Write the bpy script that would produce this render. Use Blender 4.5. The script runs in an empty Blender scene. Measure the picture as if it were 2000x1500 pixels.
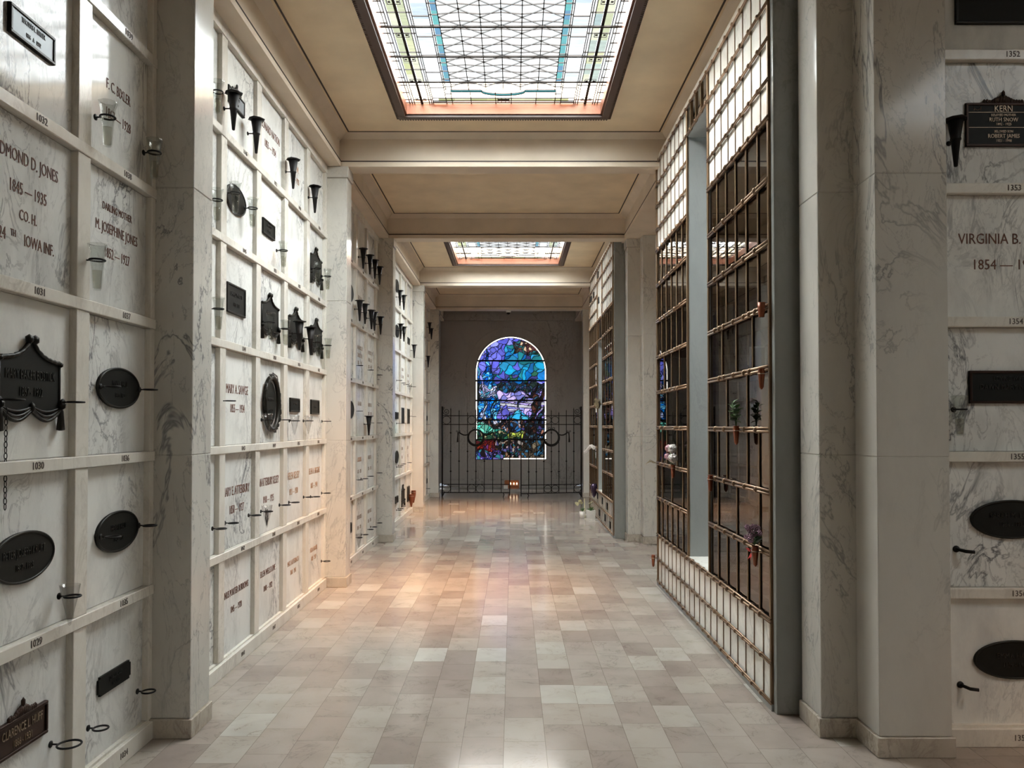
import bpy, bmesh, math, random
import numpy as np
from mathutils import Vector, Matrix
random.seed(7)
PI = math.pi
C = bpy.context.scene.collection
SC = bpy.context.scene

# ------------------------------------------------------------------ helpers
class MB:
    """collects shapes into one mesh"""
    def __init__(s): s.v = []; s.f = []; s.sm = []
    def add(s, vs, fs, smooth=False):
        n = len(s.v); s.v += [tuple(v) for v in vs]
        s.f += [tuple(i + n for i in f) for f in fs]; s.sm += [smooth] * len(fs); return s
    def box(s, x0, x1, y0, y1, z0, z1, b=0.0):
        if b <= 0:
            vs = [(x, y, z) for z in (z0, z1) for y in (y0, y1) for x in (x0, x1)]
            return s.add(vs, [(0,2,3,1),(4,5,7,6),(0,1,5,4),(2,6,7,3),(0,4,6,2),(1,3,7,5)])
        bm = bmesh.new(); r = bmesh.ops.create_cube(bm, size=1)
        for v in bm.verts:
            v.co = Vector(((x0+x1)/2+v.co.x*(x1-x0), (y0+y1)/2+v.co.y*(y1-y0), (z0+z1)/2+v.co.z*(z1-z0)))
        bmesh.ops.bevel(bm, geom=bm.edges[:], offset=b, segments=1, affect='EDGES')
        return s.bm(bm)
    def bm(s, bm, smooth=False):
        bm.verts.index_update()
        s.add([v.co[:] for v in bm.verts], [[v.index for v in f.verts] for f in bm.faces], smooth); bm.free(); return s
    def tube(s, pts, r, n=8, closed=False, cap=True):
        pts = [Vector(p) for p in pts]; m = len(pts); rr = r if isinstance(r, (list, tuple)) else [r]*m
        vs = []; up = None
        for i, p in enumerate(pts):
            if closed: t = (pts[(i+1) % m] - pts[i-1]).normalized()
            else: t = (pts[min(i+1, m-1)] - pts[max(i-1, 0)]).normalized()
            if up is None:
                up = Vector((0,0,1)) if abs(t.z) < .9 else Vector((1,0,0))
            a = t.cross(up)
            if a.length < 1e-4: a = t.cross(Vector((0,1,0)))
            a.normalize(); b = a.cross(t).normalized(); up = b
            for k in range(n):
                q = 2*PI*k/n; vs.append(p + (a*math.cos(q) + b*math.sin(q))*rr[i])
        fs = []
        for i in range(m if closed else m-1):
            j = (i+1) % m
            for k in range(n): fs.append((i*n+k, i*n+(k+1) % n, j*n+(k+1) % n, j*n+k))
        if cap and not closed: fs += [tuple(range(n))[::-1], tuple(range((m-1)*n, m*n))]
        return s.add(vs, fs, True)
    def lathe(s, prof, c=(0,0,0), n=20, fl=None, smooth=True, axis='z'):
        vs = []
        for (r, z) in prof:
            for k in range(n):
                q = 2*PI*k/n; rk = r*(1 + (fl(q, z) if fl else 0))
                p = (rk*math.cos(q), rk*math.sin(q), z)
                if axis == 'y': p = (p[0], p[2], p[1])
                if axis == 'x': p = (p[2], p[0], p[1])
                vs.append((c[0]+p[0], c[1]+p[1], c[2]+p[2]))
        fs = [(i*n+k, i*n+(k+1) % n, (i+1)*n+(k+1) % n, (i+1)*n+k) for i in range(len(prof)-1) for k in range(n)]
        if prof[0][0] > 1e-4: fs.append(tuple(range(n))[::-1])
        if prof[-1][0] > 1e-4 and fl is None and smooth is not None: fs.append(tuple(range((len(prof)-1)*n, len(prof)*n)))
        return s.add(vs, fs, bool(smooth))
    def open_lathe(s, prof, c=(0,0,0), n=20, fl=None):
        return s.lathe(prof + [(1e-5, prof[-1][1])] if False else prof, c, n, fl or (lambda q, z: 0))
    def prism(s, poly, y0, y1, plane='xz', inset=0.0):
        """extrude polygon (a,b): plane xz -> between y0 and y1; 'yz' -> x; 'xy' -> z"""
        n = len(poly)
        def P(a, b, h): return {'xz': (a, h, b), 'yz': (h, a, b), 'xy': (a, b, h)}[plane]
        vs = [P(a, b, y0) for a, b in poly] + [P(a, b, y1) for a, b in poly]
        fs = [tuple(range(n)), tuple(range(n, 2*n))[::-1]]
        fs += [(i, n+i, n+(i+1) % n, (i+1) % n) for i in range(n)]
        return s.add(vs, fs)
    def sphere(s, c, r, sub=1, sc=(1,1,1), smooth=True):
        bm = bmesh.new(); bmesh.ops.create_icosphere(bm, subdivisions=sub, radius=1)
        for v in bm.verts: v.co = Vector((c[0]+v.co.x*r*sc[0], c[1]+v.co.y*r*sc[1], c[2]+v.co.z*r*sc[2]))
        return s.bm(bm, smooth)
    def leaf(s, base, d, w, up=(0,0,1)):
        base = Vector(base); d = Vector(d); a = d.cross(Vector(up))
        if a.length < 1e-5: a = Vector((1,0,0))
        a.normalize(); nrm = a.cross(d).normalized()
        m = base + d*.5
        vs = [base, m + a*w/2 + nrm*w*.12, base+d - nrm*w*.15, m - a*w/2 + nrm*w*.12, m - nrm*w*.05]
        return s.add(vs, [(0,1,4),(1,2,4),(2,3,4),(3,0,4)], True)
    def petals(s, c, r, n=46, seed=1):
        rnd = random.Random(seed); c = Vector(c)
        for i in range(n):
            z = 1-2*(i+.5)/n; q = i*2.399963; rad = math.sqrt(1-z*z)
            d = Vector((rad*math.cos(q), rad*math.sin(q), z)); k = r*rnd.uniform(.85, 1.1)
            t = d.orthogonal().normalized(); t.rotate(Matrix.Rotation(rnd.uniform(0, 6.28), 3, d)); b = d.cross(t)
            w = r*.36; p = c + d*k
            s.add([c+d*r*.35, p+t*w-d*w*.3, p+b*w*.8+d*w*.2, p-t*w-d*w*.3, p-b*w*.8+d*w*.25],
                  [(0,1,2),(0,2,3),(0,3,4),(0,4,1),(1,4,3,2)], True)
        return s
    def build(s, name, mat, parent=None, loc=None, rotz=0.0):
        me = bpy.data.meshes.new(name); me.from_pydata(s.v, [], s.f); me.validate()
        bm = bmesh.new(); bm.from_mesh(me); bmesh.ops.recalc_face_normals(bm, faces=bm.faces); bm.to_mesh(me); bm.free()
        if len(s.sm) == len(me.polygons): me.polygons.foreach_set('use_smooth', s.sm)
        me.materials.append(mat)
        return link(name, me, parent, loc, rotz)

def link(name, me, parent=None, loc=None, rotz=0.0):
    o = bpy.data.objects.new(name, me); C.objects.link(o)
    if parent: o.parent = parent
    if loc: o.location = loc
    if rotz: o.rotation_euler.z = rotz
    return o
def tag(o, label=None, cat=None, group=None, kind=None):
    if label: o['label'] = label
    if cat: o['category'] = cat
    if group: o['group'] = group
    if kind: o['kind'] = kind
    return o
def empty(name, loc=(0,0,0), rz=0):
    o = bpy.data.objects.new(name, None); C.objects.link(o); o.location = loc; o.rotation_euler.z = rz
    o.empty_display_size = .05; return o
KIDS = {}
def copy_tree(o, parent=None):
    c = o.copy(); C.objects.link(c); c.parent = parent
    for ch in list(o.children): copy_tree(ch, c)
    return c
def struct(o): o['kind'] = 'structure'; return o

_txt = {}
def text_mesh(s, h, wmax=None, sx=.62, bold=-.004, ext=.0012):
    key = (s, h, wmax, sx, bold)
    if key in _txt: return _txt[key]
    cu = bpy.data.curves.new('t', 'FONT'); cu.body = s; cu.size = h/.70; cu.align_x = 'CENTER'; cu.align_y = 'CENTER'
    cu.extrude = ext; cu.offset = bold*h; cu.resolution_u = 2; cu.space_line = 1.0
    ob = bpy.data.objects.new('t', cu); me = bpy.data.meshes.new_from_object(ob)
    bpy.data.objects.remove(ob); bpy.data.curves.remove(cu)
    xs = [v.co.x for v in me.vertices] or [0, 1]
    k = sx; w = (max(xs)-min(xs))*sx
    if wmax and w > wmax: k = sx*wmax/w
    me.transform(Matrix(((k,0,0,0),(0,0,-1,0),(0,1,0,0),(0,0,0,1))))
    _txt[key] = me; return me
def put_text(name, s, h, parent, x, y, z, mat, **kw):
    me = text_mesh(s, h, **kw); m2 = me.copy()
    m2.materials.clear(); m2.materials.append(mat)
    return link(name, m2, parent, (x, y, z))

# ------------------------------------------------------------------ materials
def mat(name):
    m = bpy.data.materials.new(name); m.use_nodes = True; nt = m.node_tree
    return m, nt, nt.nodes['Principled BSDF']
def simple(name, col, rough=.5, metal=0.0, spec=.5, bump=0, bscale=60):
    m, nt, p = mat(name)
    p.inputs['Base Color'].default_value = (*col, 1); p.inputs['Roughness'].default_value = rough
    p.inputs['Metallic'].default_value = metal; p.inputs['Specular IOR Level'].default_value = spec
    tc = nt.nodes.new('ShaderNodeTexCoord'); n = nt.nodes.new('ShaderNodeTexNoise'); n.inputs['Scale'].default_value = bscale
    n.inputs['Detail'].default_value = 4
    nt.links.new(tc.outputs['Object'], n.inputs['Vector'])
    mx = nt.nodes.new('ShaderNodeMix'); mx.data_type = 'RGBA'
    mx.inputs[6].default_value = (*[c*.78 for c in col], 1); mx.inputs[7].default_value = (*[min(1, c*1.15) for c in col], 1)
    nt.links.new(n.outputs['Fac'], mx.inputs[0]); nt.links.new(mx.outputs[2], p.inputs['Base Color'])
    if bump:
        b = nt.nodes.new('ShaderNodeBump'); b.inputs['Strength'].default_value = bump; b.inputs['Distance'].default_value = .004
        nt.links.new(n.outputs['Fac'], b.inputs['Height']); nt.links.new(b.outputs['Normal'], p.inputs['Normal'])
    return m
def math_node(nt, op, a=None, b=None, c=None):
    n = nt.nodes.new('ShaderNodeMath'); n.operation = op
    for i, x in enumerate((a, b, c)):
        if x is None: continue
        if isinstance(x, (int, float)): n.inputs[i].default_value = x
        else: nt.links.new(x, n.inputs[i])
    return n.outputs[0]
def vein_layer(nt, vec, scale, width, det=6, dist=1.3):
    n = nt.nodes.new('ShaderNodeTexNoise'); n.inputs['Scale'].default_value = scale; n.inputs['Detail'].default_value = det
    n.inputs['Roughness'].default_value = .62; n.inputs['Distortion'].default_value = dist; nt.links.new(vec, n.inputs['Vector'])
    a = math_node(nt, 'ABSOLUTE', math_node(nt, 'SUBTRACT', n.outputs['Fac'], .5))
    r = nt.nodes.new('ShaderNodeMapRange'); r.inputs[1].default_value = 0; r.inputs[2].default_value = width
    r.inputs[3].default_value = 1; r.inputs[4].default_value = 0; nt.links.new(a, r.inputs[0]); return r.outputs[0]
def marble(name, base, vein, scale=1.6, amt=.6, rough=.14, width=.02, warm=None, tilt=.6, spec=.5, blotch=.25):
    m, nt, p = mat(name)
    tc = nt.nodes.new('ShaderNodeTexCoord'); oi = nt.nodes.new('ShaderNodeObjectInfo')
    mp = nt.nodes.new('ShaderNodeMapping'); mp.inputs['Rotation'].default_value = (tilt, tilt*.6, .3); mp.inputs['Scale'].default_value = (1.6, 1.6, .75)
    off = nt.nodes.new('ShaderNodeVectorMath'); off.operation = 'SCALE'; off.inputs[0].default_value = (37, 53, 71)
    nt.links.new(oi.outputs['Random'], off.inputs[3])
    ad = nt.nodes.new('ShaderNodeVectorMath'); nt.links.new(tc.outputs['Object'], ad.inputs[0]); nt.links.new(off.outputs[0], ad.inputs[1])
    nt.links.new(ad.outputs[0], mp.inputs[0]); vec = mp.outputs[0]
    v1 = vein_layer(nt, vec, scale, width); v2 = vein_layer(nt, vec, scale*2.6, width*1.3, 8, 2.0)
    mk = nt.nodes.new('ShaderNodeTexNoise'); mk.inputs['Scale'].default_value = scale*.8; mk.inputs['Detail'].default_value = 3; nt.links.new(vec, mk.inputs['Vector'])
    mr = nt.nodes.new('ShaderNodeMapRange'); mr.inputs[1].default_value = .42; mr.inputs[2].default_value = .66; nt.links.new(mk.outputs['Fac'], mr.inputs[0])
    vv = math_node(nt, 'MAXIMUM', v1, math_node(nt, 'MULTIPLY', v2, .55))
    f = math_node(nt, 'MULTIPLY', math_node(nt, 'MULTIPLY', vv, mr.outputs[0]), amt)
    cl = nt.nodes.new('ShaderNodeTexNoise'); cl.inputs['Scale'].default_value = scale*1.7; cl.inputs['Detail'].default_value = 7; cl.inputs['Roughness'].default_value = .65; nt.links.new(vec, cl.inputs['Vector'])
    cr = nt.nodes.new('ShaderNodeMapRange'); cr.inputs[1].default_value = .45; cr.inputs[2].default_value = .8; cr.inputs[4].default_value = blotch; nt.links.new(cl.outputs['Fac'], cr.inputs[0])
    m1 = nt.nodes.new('ShaderNodeMix'); m1.data_type = 'RGBA'; m1.inputs[6].default_value = (*base, 1); m1.inputs[7].default_value = (*(warm or [c*.72 for c in base]), 1)
    nt.links.new(cr.outputs[0], m1.inputs[0])
    m2 = nt.nodes.new('ShaderNodeMix'); m2.data_type = 'RGBA'; nt.links.new(m1.outputs[2], m2.inputs[6]); m2.inputs[7].default_value = (*vein, 1)
    nt.links.new(f, m2.inputs[0]); nt.links.new(m2.outputs[2], p.inputs['Base Color'])
    p.inputs['Roughness'].default_value = rough; p.inputs['Specular IOR Level'].default_value = spec
    return m
M = {}
M['panel'] = marble('crypt_marble', (.76,.76,.73), (.13,.13,.14), 1.5, 1.0, .08, .022, (.40,.40,.38), .9, spec=.16, blotch=.75)
M['panel2'] = marble('crypt_marble_pale', (.78,.775,.735), (.16,.16,.17), 1.9, .85, .08, .024, (.46,.45,.43), -.6, spec=.16, blotch=.65)
M['trim'] = marble('cream_marble', (.74,.71,.64), (.33,.29,.25), 2.2, .4, .22, .03, (.50,.45,.38), blotch=.5)
M['pier'] = marble('pier_marble', (.60,.58,.53), (.12,.12,.13), .95, .85, .13, .012, (.40,.39,.36), .5, spec=.35, blotch=.6)
M['base'] = marble('base_marble', (.50,.45,.38), (.16,.13,.10), 2.2, .7, .2, .03, (.34,.30,.25), blotch=.8)
M['grey'] = marble('grey_marble', (.27,.28,.27), (.10,.10,.10), 1.2, .6, .18, .02, (.20,.21,.20), blotch=.7)
M['greylt'] = marble('pale_grey_marble', (.38,.40,.395), (.17,.18,.18), 1.3, .4, .16, .02, (.28,.30,.30), blotch=.6)
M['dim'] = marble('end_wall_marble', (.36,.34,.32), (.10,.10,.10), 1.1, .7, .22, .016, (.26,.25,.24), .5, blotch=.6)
M['tile'] = marble('niche_marble', (.92,.91,.84), (.35,.34,.30), 2.2, .5, .16, .03, (.62,.60,.52), blotch=.4)
M['plaster'] = simple('tan_plaster', (.74,.615,.435), .75, bscale=3, bump=.05)
M['beam'] = simple('beam_plaster', (.64,.55,.44), .6, bscale=3)
M['line'] = simple('dark_paint_line', (.03,.017,.012), .6)
M['bronze'] = simple('bronze', (.17,.105,.058), .4, .7, bscale=25)
M['bronze_rail'] = simple('bronze_rail', (.24,.16,.105), .34, .8, bscale=25)
M['black'] = simple('black_metal', (.011,.010,.010), .5, .1, .25)
M['plaque'] = simple('dark_bronze_plaque', (.010,.0105,.009), .55, .1, .22, bscale=40)
M['plaque_edge'] = simple('dark_bronze_rim', (.016,.015,.012), .42, .3, .3, bscale=40)
M['brownplq'] = simple('brown_bronze_plaque', (.035,.017,.011), .45, .4, .3, bscale=40)
M['letter'] = simple('raised_letters', (.032,.031,.028), .45, .3)
M['darkletter'] = simple('black_letters', (.008,.008,.008), .5)
M['gold'] = simple('worn_gold_letters', (.32,.24,.17), .4, .6)
M['silver'] = simple('brushed_silver_plate', (.20,.22,.235), .45, .4, bscale=12)
M['ink'] = simple('engraved_brown_ink', (.13,.05,.028), .7)
M['inklt'] = simple('engraved_tan_ink', (.34,.20,.12), .7)
M['inkgrey'] = simple('engraved_grey_ink', (.30,.25,.21), .7)
M['numink'] = simple('engraved_number_ink', (.12,.10,.085), .7)
M['iron'] = simple('wrought_iron', (.008,.006,.005), .6, .1, .2)
M['copper'] = simple('copper_reveal', (.17,.062,.03), .4, .3, bscale=8)
M['darkwood'] = simple('dark_wood_trim', (.045,.02,.013), .45)
M['redvase'] = simple('oxblood_vase', (.22,.06,.025), .25, .4)
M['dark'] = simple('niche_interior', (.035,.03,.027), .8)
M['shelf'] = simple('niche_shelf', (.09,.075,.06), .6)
M['white'] = simple('white_ceramic', (.78,.76,.72), .35)
M['leaf'] = simple('leaf_green', (.06,.13,.035), .5, bscale=30)
M['petalw'] = simple('white_petals', (.85,.80,.76), .7, bscale=90)
M['petalp'] = simple('pink_petals', (.70,.42,.48), .7, bscale=90)
M['petalv'] = simple('mauve_petals', (.36,.20,.27), .7, bscale=90)
M['petaly'] = simple('pale_yellow_petals', (.75,.70,.42), .7, bscale=90)
M['dry'] = simple('dried_flowers', (.30,.24,.14), .8, bscale=60)
M['red'] = simple('red_ribbon', (.55,.02,.03), .4)
M['stem'] = simple('dry_stems', (.035,.025,.02), .8)
M['purple'] = simple('dark_purple_foil', (.05,.03,.06), .25, .5)
M['crate'] = simple('orange_wood', (.32,.10,.03), .5)
M['photo'] = simple('photograph_paper', (.45,.42,.38), .4, bscale=12)

def glassy(name, tint=(.93,.94,.93), ior=1.45, rough=.02, thick=True):
    m = bpy.data.materials.new(name); m.use_nodes = True; nt = m.node_tree; nt.nodes.clear()
    o = nt.nodes.new('ShaderNodeOutputMaterial'); t = nt.nodes.new('ShaderNodeBsdfTransparent'); g = nt.nodes.new('ShaderNodeBsdfGlossy')
    x = nt.nodes.new('ShaderNodeMixShader')
    t.inputs[0].default_value = (*tint, 1); g.inputs['Roughness'].default_value = rough
    if thick:                                                  # thin-walled vessel: edges reflect more than faces
        f = nt.nodes.new('ShaderNodeLayerWeight'); f.inputs[0].default_value = .5
        fo = math_node(nt, 'MULTIPLY_ADD', math_node(nt, 'POWER', f.outputs['Facing'], 3.0), .55, .03)
    else:
        f = nt.nodes.new('ShaderNodeFresnel'); f.inputs[0].default_value = ior; fo = f.outputs[0]
    nt.links.new(fo, x.inputs[0]); nt.links.new(t.outputs[0], x.inputs[1]); nt.links.new(g.outputs[0], x.inputs[2]); nt.links.new(x.outputs[0], o.inputs[0])
    return m
M['glass'] = glassy('clear_glass', (.90,.91,.90), 1.6)
M['pane'] = glassy('niche_glass', (.5,.5,.48), 2.3, .004, False)
M['plastic'] = glassy('clear_plastic', (.93,.93,.93), 1.35, .1)
M['water'] = glassy('murky_water', (.90,.885,.84), 1.3, .05)

def lit_glass(name, strength, attr='Col', streak=True, transp=.5, noise=(.75, 1.12)):
    m = bpy.data.materials.new(name); m.use_nodes = True; nt = m.node_tree; nt.nodes.clear()
    o = nt.nodes.new('ShaderNodeOutputMaterial'); e = nt.nodes.new('ShaderNodeEmission'); e.inputs[1].default_value = strength
    a = nt.nodes.new('ShaderNodeAttribute'); a.attribute_name = attr
    tc = nt.nodes.new('ShaderNodeTexCoord'); mp = nt.nodes.new('ShaderNodeMapping'); mp.inputs['Scale'].default_value = (4, 22, 4)
    n = nt.nodes.new('ShaderNodeTexNoise'); n.inputs['Scale'].default_value = 1.6; n.inputs['Detail'].default_value = 6; n.inputs['Distortion'].default_value = .8
    nt.links.new(tc.outputs['Object'], mp.inputs[0]); nt.links.new(mp.outputs[0], n.inputs['Vector'])
    r = nt.nodes.new('ShaderNodeMapRange'); r.inputs[1].default_value = .3; r.inputs[2].default_value = .7; r.inputs[3].default_value = noise[0]; r.inputs[4].default_value = noise[1]
    nt.links.new(n.outputs['Fac'], r.inputs[0])
    mu = nt.nodes.new('ShaderNodeVectorMath'); mu.operation = 'SCALE'; nt.links.new(a.outputs['Color'], mu.inputs[0]); nt.links.new(r.outputs[0], mu.inputs[3])
    nt.links.new(mu.outputs[0], e.inputs[0])
    gl = nt.nodes.new('ShaderNodeBsdfGlossy'); gl.inputs['Roughness'].default_value = .2; gl.inputs[0].default_value = (.05,.05,.05,1)
    ad = nt.nodes.new('ShaderNodeAddShader'); nt.links.new(e.outputs[0], ad.inputs[0])
    if transp > 0:
        t = nt.nodes.new('ShaderNodeBsdfTransparent'); t.inputs[0].default_value = (transp, transp*.97, transp*.9, 1); nt.links.new(t.outputs[0], ad.inputs[1])
    else: nt.links.new(gl.outputs[0], ad.inputs[1])
    nt.links.new(ad.outputs[0], o.inputs[0]); return m
M['sky_glass'] = lit_glass('leaded_skylight_glass', .84, transp=.5)
M['border_glass'] = lit_glass('skylight_border_glass', .95, transp=0)
M['sky_glass3'] = lit_glass('dimmed_skylight_glass', .8, transp=.17)  # unseen third skylight: glass dimmed to weaken its light on the near panels
M['win_glass'] = lit_glass('stained_window_glass', .95, transp=0, noise=(.7, 1.25))

# polished floor tiles laid in columns running down the corridor
def floor_mat():
    m, nt, p = mat('polished_floor_tiles')
    tc = nt.nodes.new('ShaderNodeTexCoord'); sp = nt.nodes.new('ShaderNodeSeparateXYZ'); nt.links.new(tc.outputs['Object'], sp.inputs[0])
    TW, TL = .203, .305
    u = math_node(nt, 'DIVIDE', math_node(nt, 'ADD', sp.outputs[0], 20*TW+.045), TW); cu = math_node(nt, 'FLOOR', u)
    wn = nt.nodes.new('ShaderNodeTexWhiteNoise'); wn.noise_dimensions = '1D'; nt.links.new(cu, wn.inputs['W'])
    v = math_node(nt, 'ADD', math_node(nt, 'DIVIDE', math_node(nt, 'ADD', sp.outputs[1], 20), TL), wn.outputs['Value']); cv = math_node(nt, 'FLOOR', v)
    cb = nt.nodes.new('ShaderNodeCombineXYZ'); nt.links.new(cu, cb.inputs[0]); nt.links.new(cv, cb.inputs[1])
    w2 = nt.nodes.new('ShaderNodeTexWhiteNoise'); w2.noise_dimensions = '3D'; nt.links.new(cb.outputs[0], w2.inputs['Vector'])
    cr = nt.nodes.new('ShaderNodeValToRGB'); el = cr.color_ramp.elements
    el[0].position = 0; el[0].color = (.285,.235,.205,1); el[1].position = 1; el[1].color = (.47,.445,.40,1)
    for pos, c in ((.2,(.32,.27,.235)), (.5,(.355,.308,.27)), (.8,(.385,.345,.30)), (.92,(.41,.38,.335))):
        e = el.new(pos); e.color = (*c, 1)
    nt.links.new(w2.outputs['Value'], cr.inputs[0])
    # veins offset per tile
    sc = nt.nodes.new('ShaderNodeVectorMath'); sc.operation = 'SCALE'; sc.inputs[3].default_value = 9; nt.links.new(w2.outputs['Color'], sc.inputs[0])
    ad = nt.nodes.new('ShaderNodeVectorMath'); nt.links.new(tc.outputs['Object'], ad.inputs[0]); nt.links.new(sc.outputs[0], ad.inputs[1])
    v1 = vein_layer(nt, ad.outputs[0], 3.2, .016, 7, 1.5)
    cl = nt.nodes.new('ShaderNodeTexNoise'); cl.inputs['Scale'].default_value = 5; cl.inputs['Detail'].default_value = 6; nt.links.new(ad.outputs[0], cl.inputs['Vector'])
    mr = nt.nodes.new('ShaderNodeMapRange'); mr.inputs[1].default_value = .4; mr.inputs[2].default_value = .7; nt.links.new(cl.outputs['Fac'], mr.inputs[0])
    f = math_node(nt, 'MULTIPLY', math_node(nt, 'MULTIPLY', v1, mr.outputs[0]), .6)
    m1 = nt.nodes.new('ShaderNodeMix'); m1.data_type = 'RGBA'; m1.blend_type = 'MULTIPLY'; nt.links.new(cr.outputs[0], m1.inputs[6]); m1.inputs[7].default_value = (.72,.70,.68,1)
    nt.links.new(math_node(nt, 'MULTIPLY', mr.outputs[0], .5), m1.inputs[0])
    m2 = nt.nodes.new('ShaderNodeMix'); m2.data_type = 'RGBA'; nt.links.new(m1.outputs[2], m2.inputs[6]); m2.inputs[7].default_value = (.14,.10,.085,1); nt.links.new(f, m2.inputs[0])
    fu = math_node(nt, 'PINGPONG', u, .5); fv = math_node(nt, 'PINGPONG', v, .5)
    ju = math_node(nt, 'LESS_THAN', fu, .0055); jv = math_node(nt, 'LESS_THAN', fv, .0035)
    j = math_node(nt, 'MULTIPLY', math_node(nt, 'MAXIMUM', ju, jv), .75)
    m3 = nt.nodes.new('ShaderNodeMix'); m3.data_type = 'RGBA'; nt.links.new(m2.outputs[2], m3.inputs[6]); m3.inputs[7].default_value = (.12,.085,.065,1); nt.links.new(j, m3.inputs[0])
    nt.links.new(m3.outputs[2], p.inputs['Base Color'])
    p.inputs['Roughness'].default_value = .13; p.inputs['Specular IOR Level'].default_value = .55
    # slight unevenness of each tile
    nn = nt.nodes.new('ShaderNodeTexNoise'); nn.inputs['Scale'].default_value = 2.2; nn.inputs['Detail'].default_value = 2; nt.links.new(ad.outputs[0], nn.inputs['Vector'])
    b = nt.nodes.new('ShaderNodeBump'); b.inputs['Strength'].default_value = .10; b.inputs['Distance'].default_value = .01; nt.links.new(nn.outputs['Fac'], b.inputs['Height'])
    nt.links.new(b.outputs['Normal'], p.inputs['Normal'])
    return m
M['floor'] = floor_mat()

# ------------------------------------------------------------------ dimensions
XL, XR = -1.79, 1.72          # wall planes of the corridor
ZC, ZB = 4.36, 4.04           # ceiling, underside of beams
PIERS = [(3.83,4.07), (7.36,7.57), (10.2,10.41), (13.68,13.9), (16.5,16.75)]
YEND = 18.4
ORD = ['nearest','second','third','fourth','fifth','sixth']

# ------------------------------------------------------------------ room shell
struct(MB().box(-2.3, 6.8, -4.6, 18.8, -.2, 0).build('floor', M['floor']))
struct(MB().box(-2.1, -1.84, -4.2, 18.4, 0, 4.6).build('wall_left', M['pier']))
struct(MB().box(-1.84, -1.80, -4.2, 1.9, 0, 4.04).build('wall_left_cladding', M['pier']))
# right side: solid wall behind the niche units, an open recess between them
rw = MB()
rw.box(1.76, 2.0, 4.07, 7.57, 0, 4.6); rw.box(1.74, 2.0, 10.3, 18.4, 0, 4.6)
rw.box(2.0, 3.9, 7.37, 7.57, 0, 4.6); rw.box(2.0, 3.9, 10.28, 10.5, 0, 4.6); rw.box(3.9, 4.1, 7.37, 10.5, 0, 4.6)
struct(rw.build('wall_right', M['pier']))
struct(MB().box(2.05, 6.4, 3.79, 4.07, 0, 4.6).build('wall_right_crossing', M['pier']))
struct(MB().box(6.4, 6.6, -4.2, 4.07, 0, 4.6).build('wall_right_outer', M['pier']))
struct(MB().box(-2.1, 6.6, -4.4, -4.2, 0, 4.6).build('wall_behind', M['pier']))

# skylight openings: (x centre, y0, y1)
SKX, SKW = -.085, .905
SKY = [(4.60, 6.92), (11.07, 13.39), (-.6, 1.72)]
SKC = [SKX, SKX, 4.2]      # x centres; the third, unseen, lights the crossing aisle on the right
def ceiling(name, x0, x1, y0, y1, hole=None, cx=SKX):
    b = MB()
    if not hole: b.box(x0, x1, y0, y1, ZC, ZC+.3)
    else:
        hx0, hx1, hy0, hy1 = cx-SKW, cx+SKW, hole[0], hole[1]
        b.box(x0, hx0, y0, y1, ZC, ZC+.3); b.box(hx1, x1, y0, y1, ZC, ZC+.3)
        b.box(hx0, hx1, y0, hy0, ZC, ZC+.3); b.box(hx0, hx1, hy1, y1, ZC, ZC+.3)
    return struct(b.build(name, M['plaster']))
def ceil_line(par, x0, x1, y0, y1):
    b = MB(); w = .014; z0, z1 = ZC-.003, ZC+.002
    b.box(x0, x1, y0, y0+w, z0, z1); b.box(x0, x1, y1-w, y1, z0, z1)
    b.box(x0, x0+w, y0, y1, z0, z1); b.box(x1-w, x1, y0, y1, z0, z1)
    b.build('painted_line', M['line'], par)
SBL, SBR = -1.673, 1.50
bays = [(-4.2, 3.83, SKY[2]), (4.07, 7.36, SKY[0]), (7.57, 10.2, None), (10.41, 13.68, SKY[1]), (13.9, 16.5, None), (16.75, 18.4, None)]
for i, (y0, y1, h) in enumerate(bays):
    c = ceiling('ceiling', -2.1, 6.6 if i == 0 else (4.1 if i == 2 else 2.0), y0, y1, h, SKC[2] if i == 0 else SKX)
    if i: ceil_line(c, SBL+.09, SBR-.09, y0+.045, y1-.045)
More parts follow.
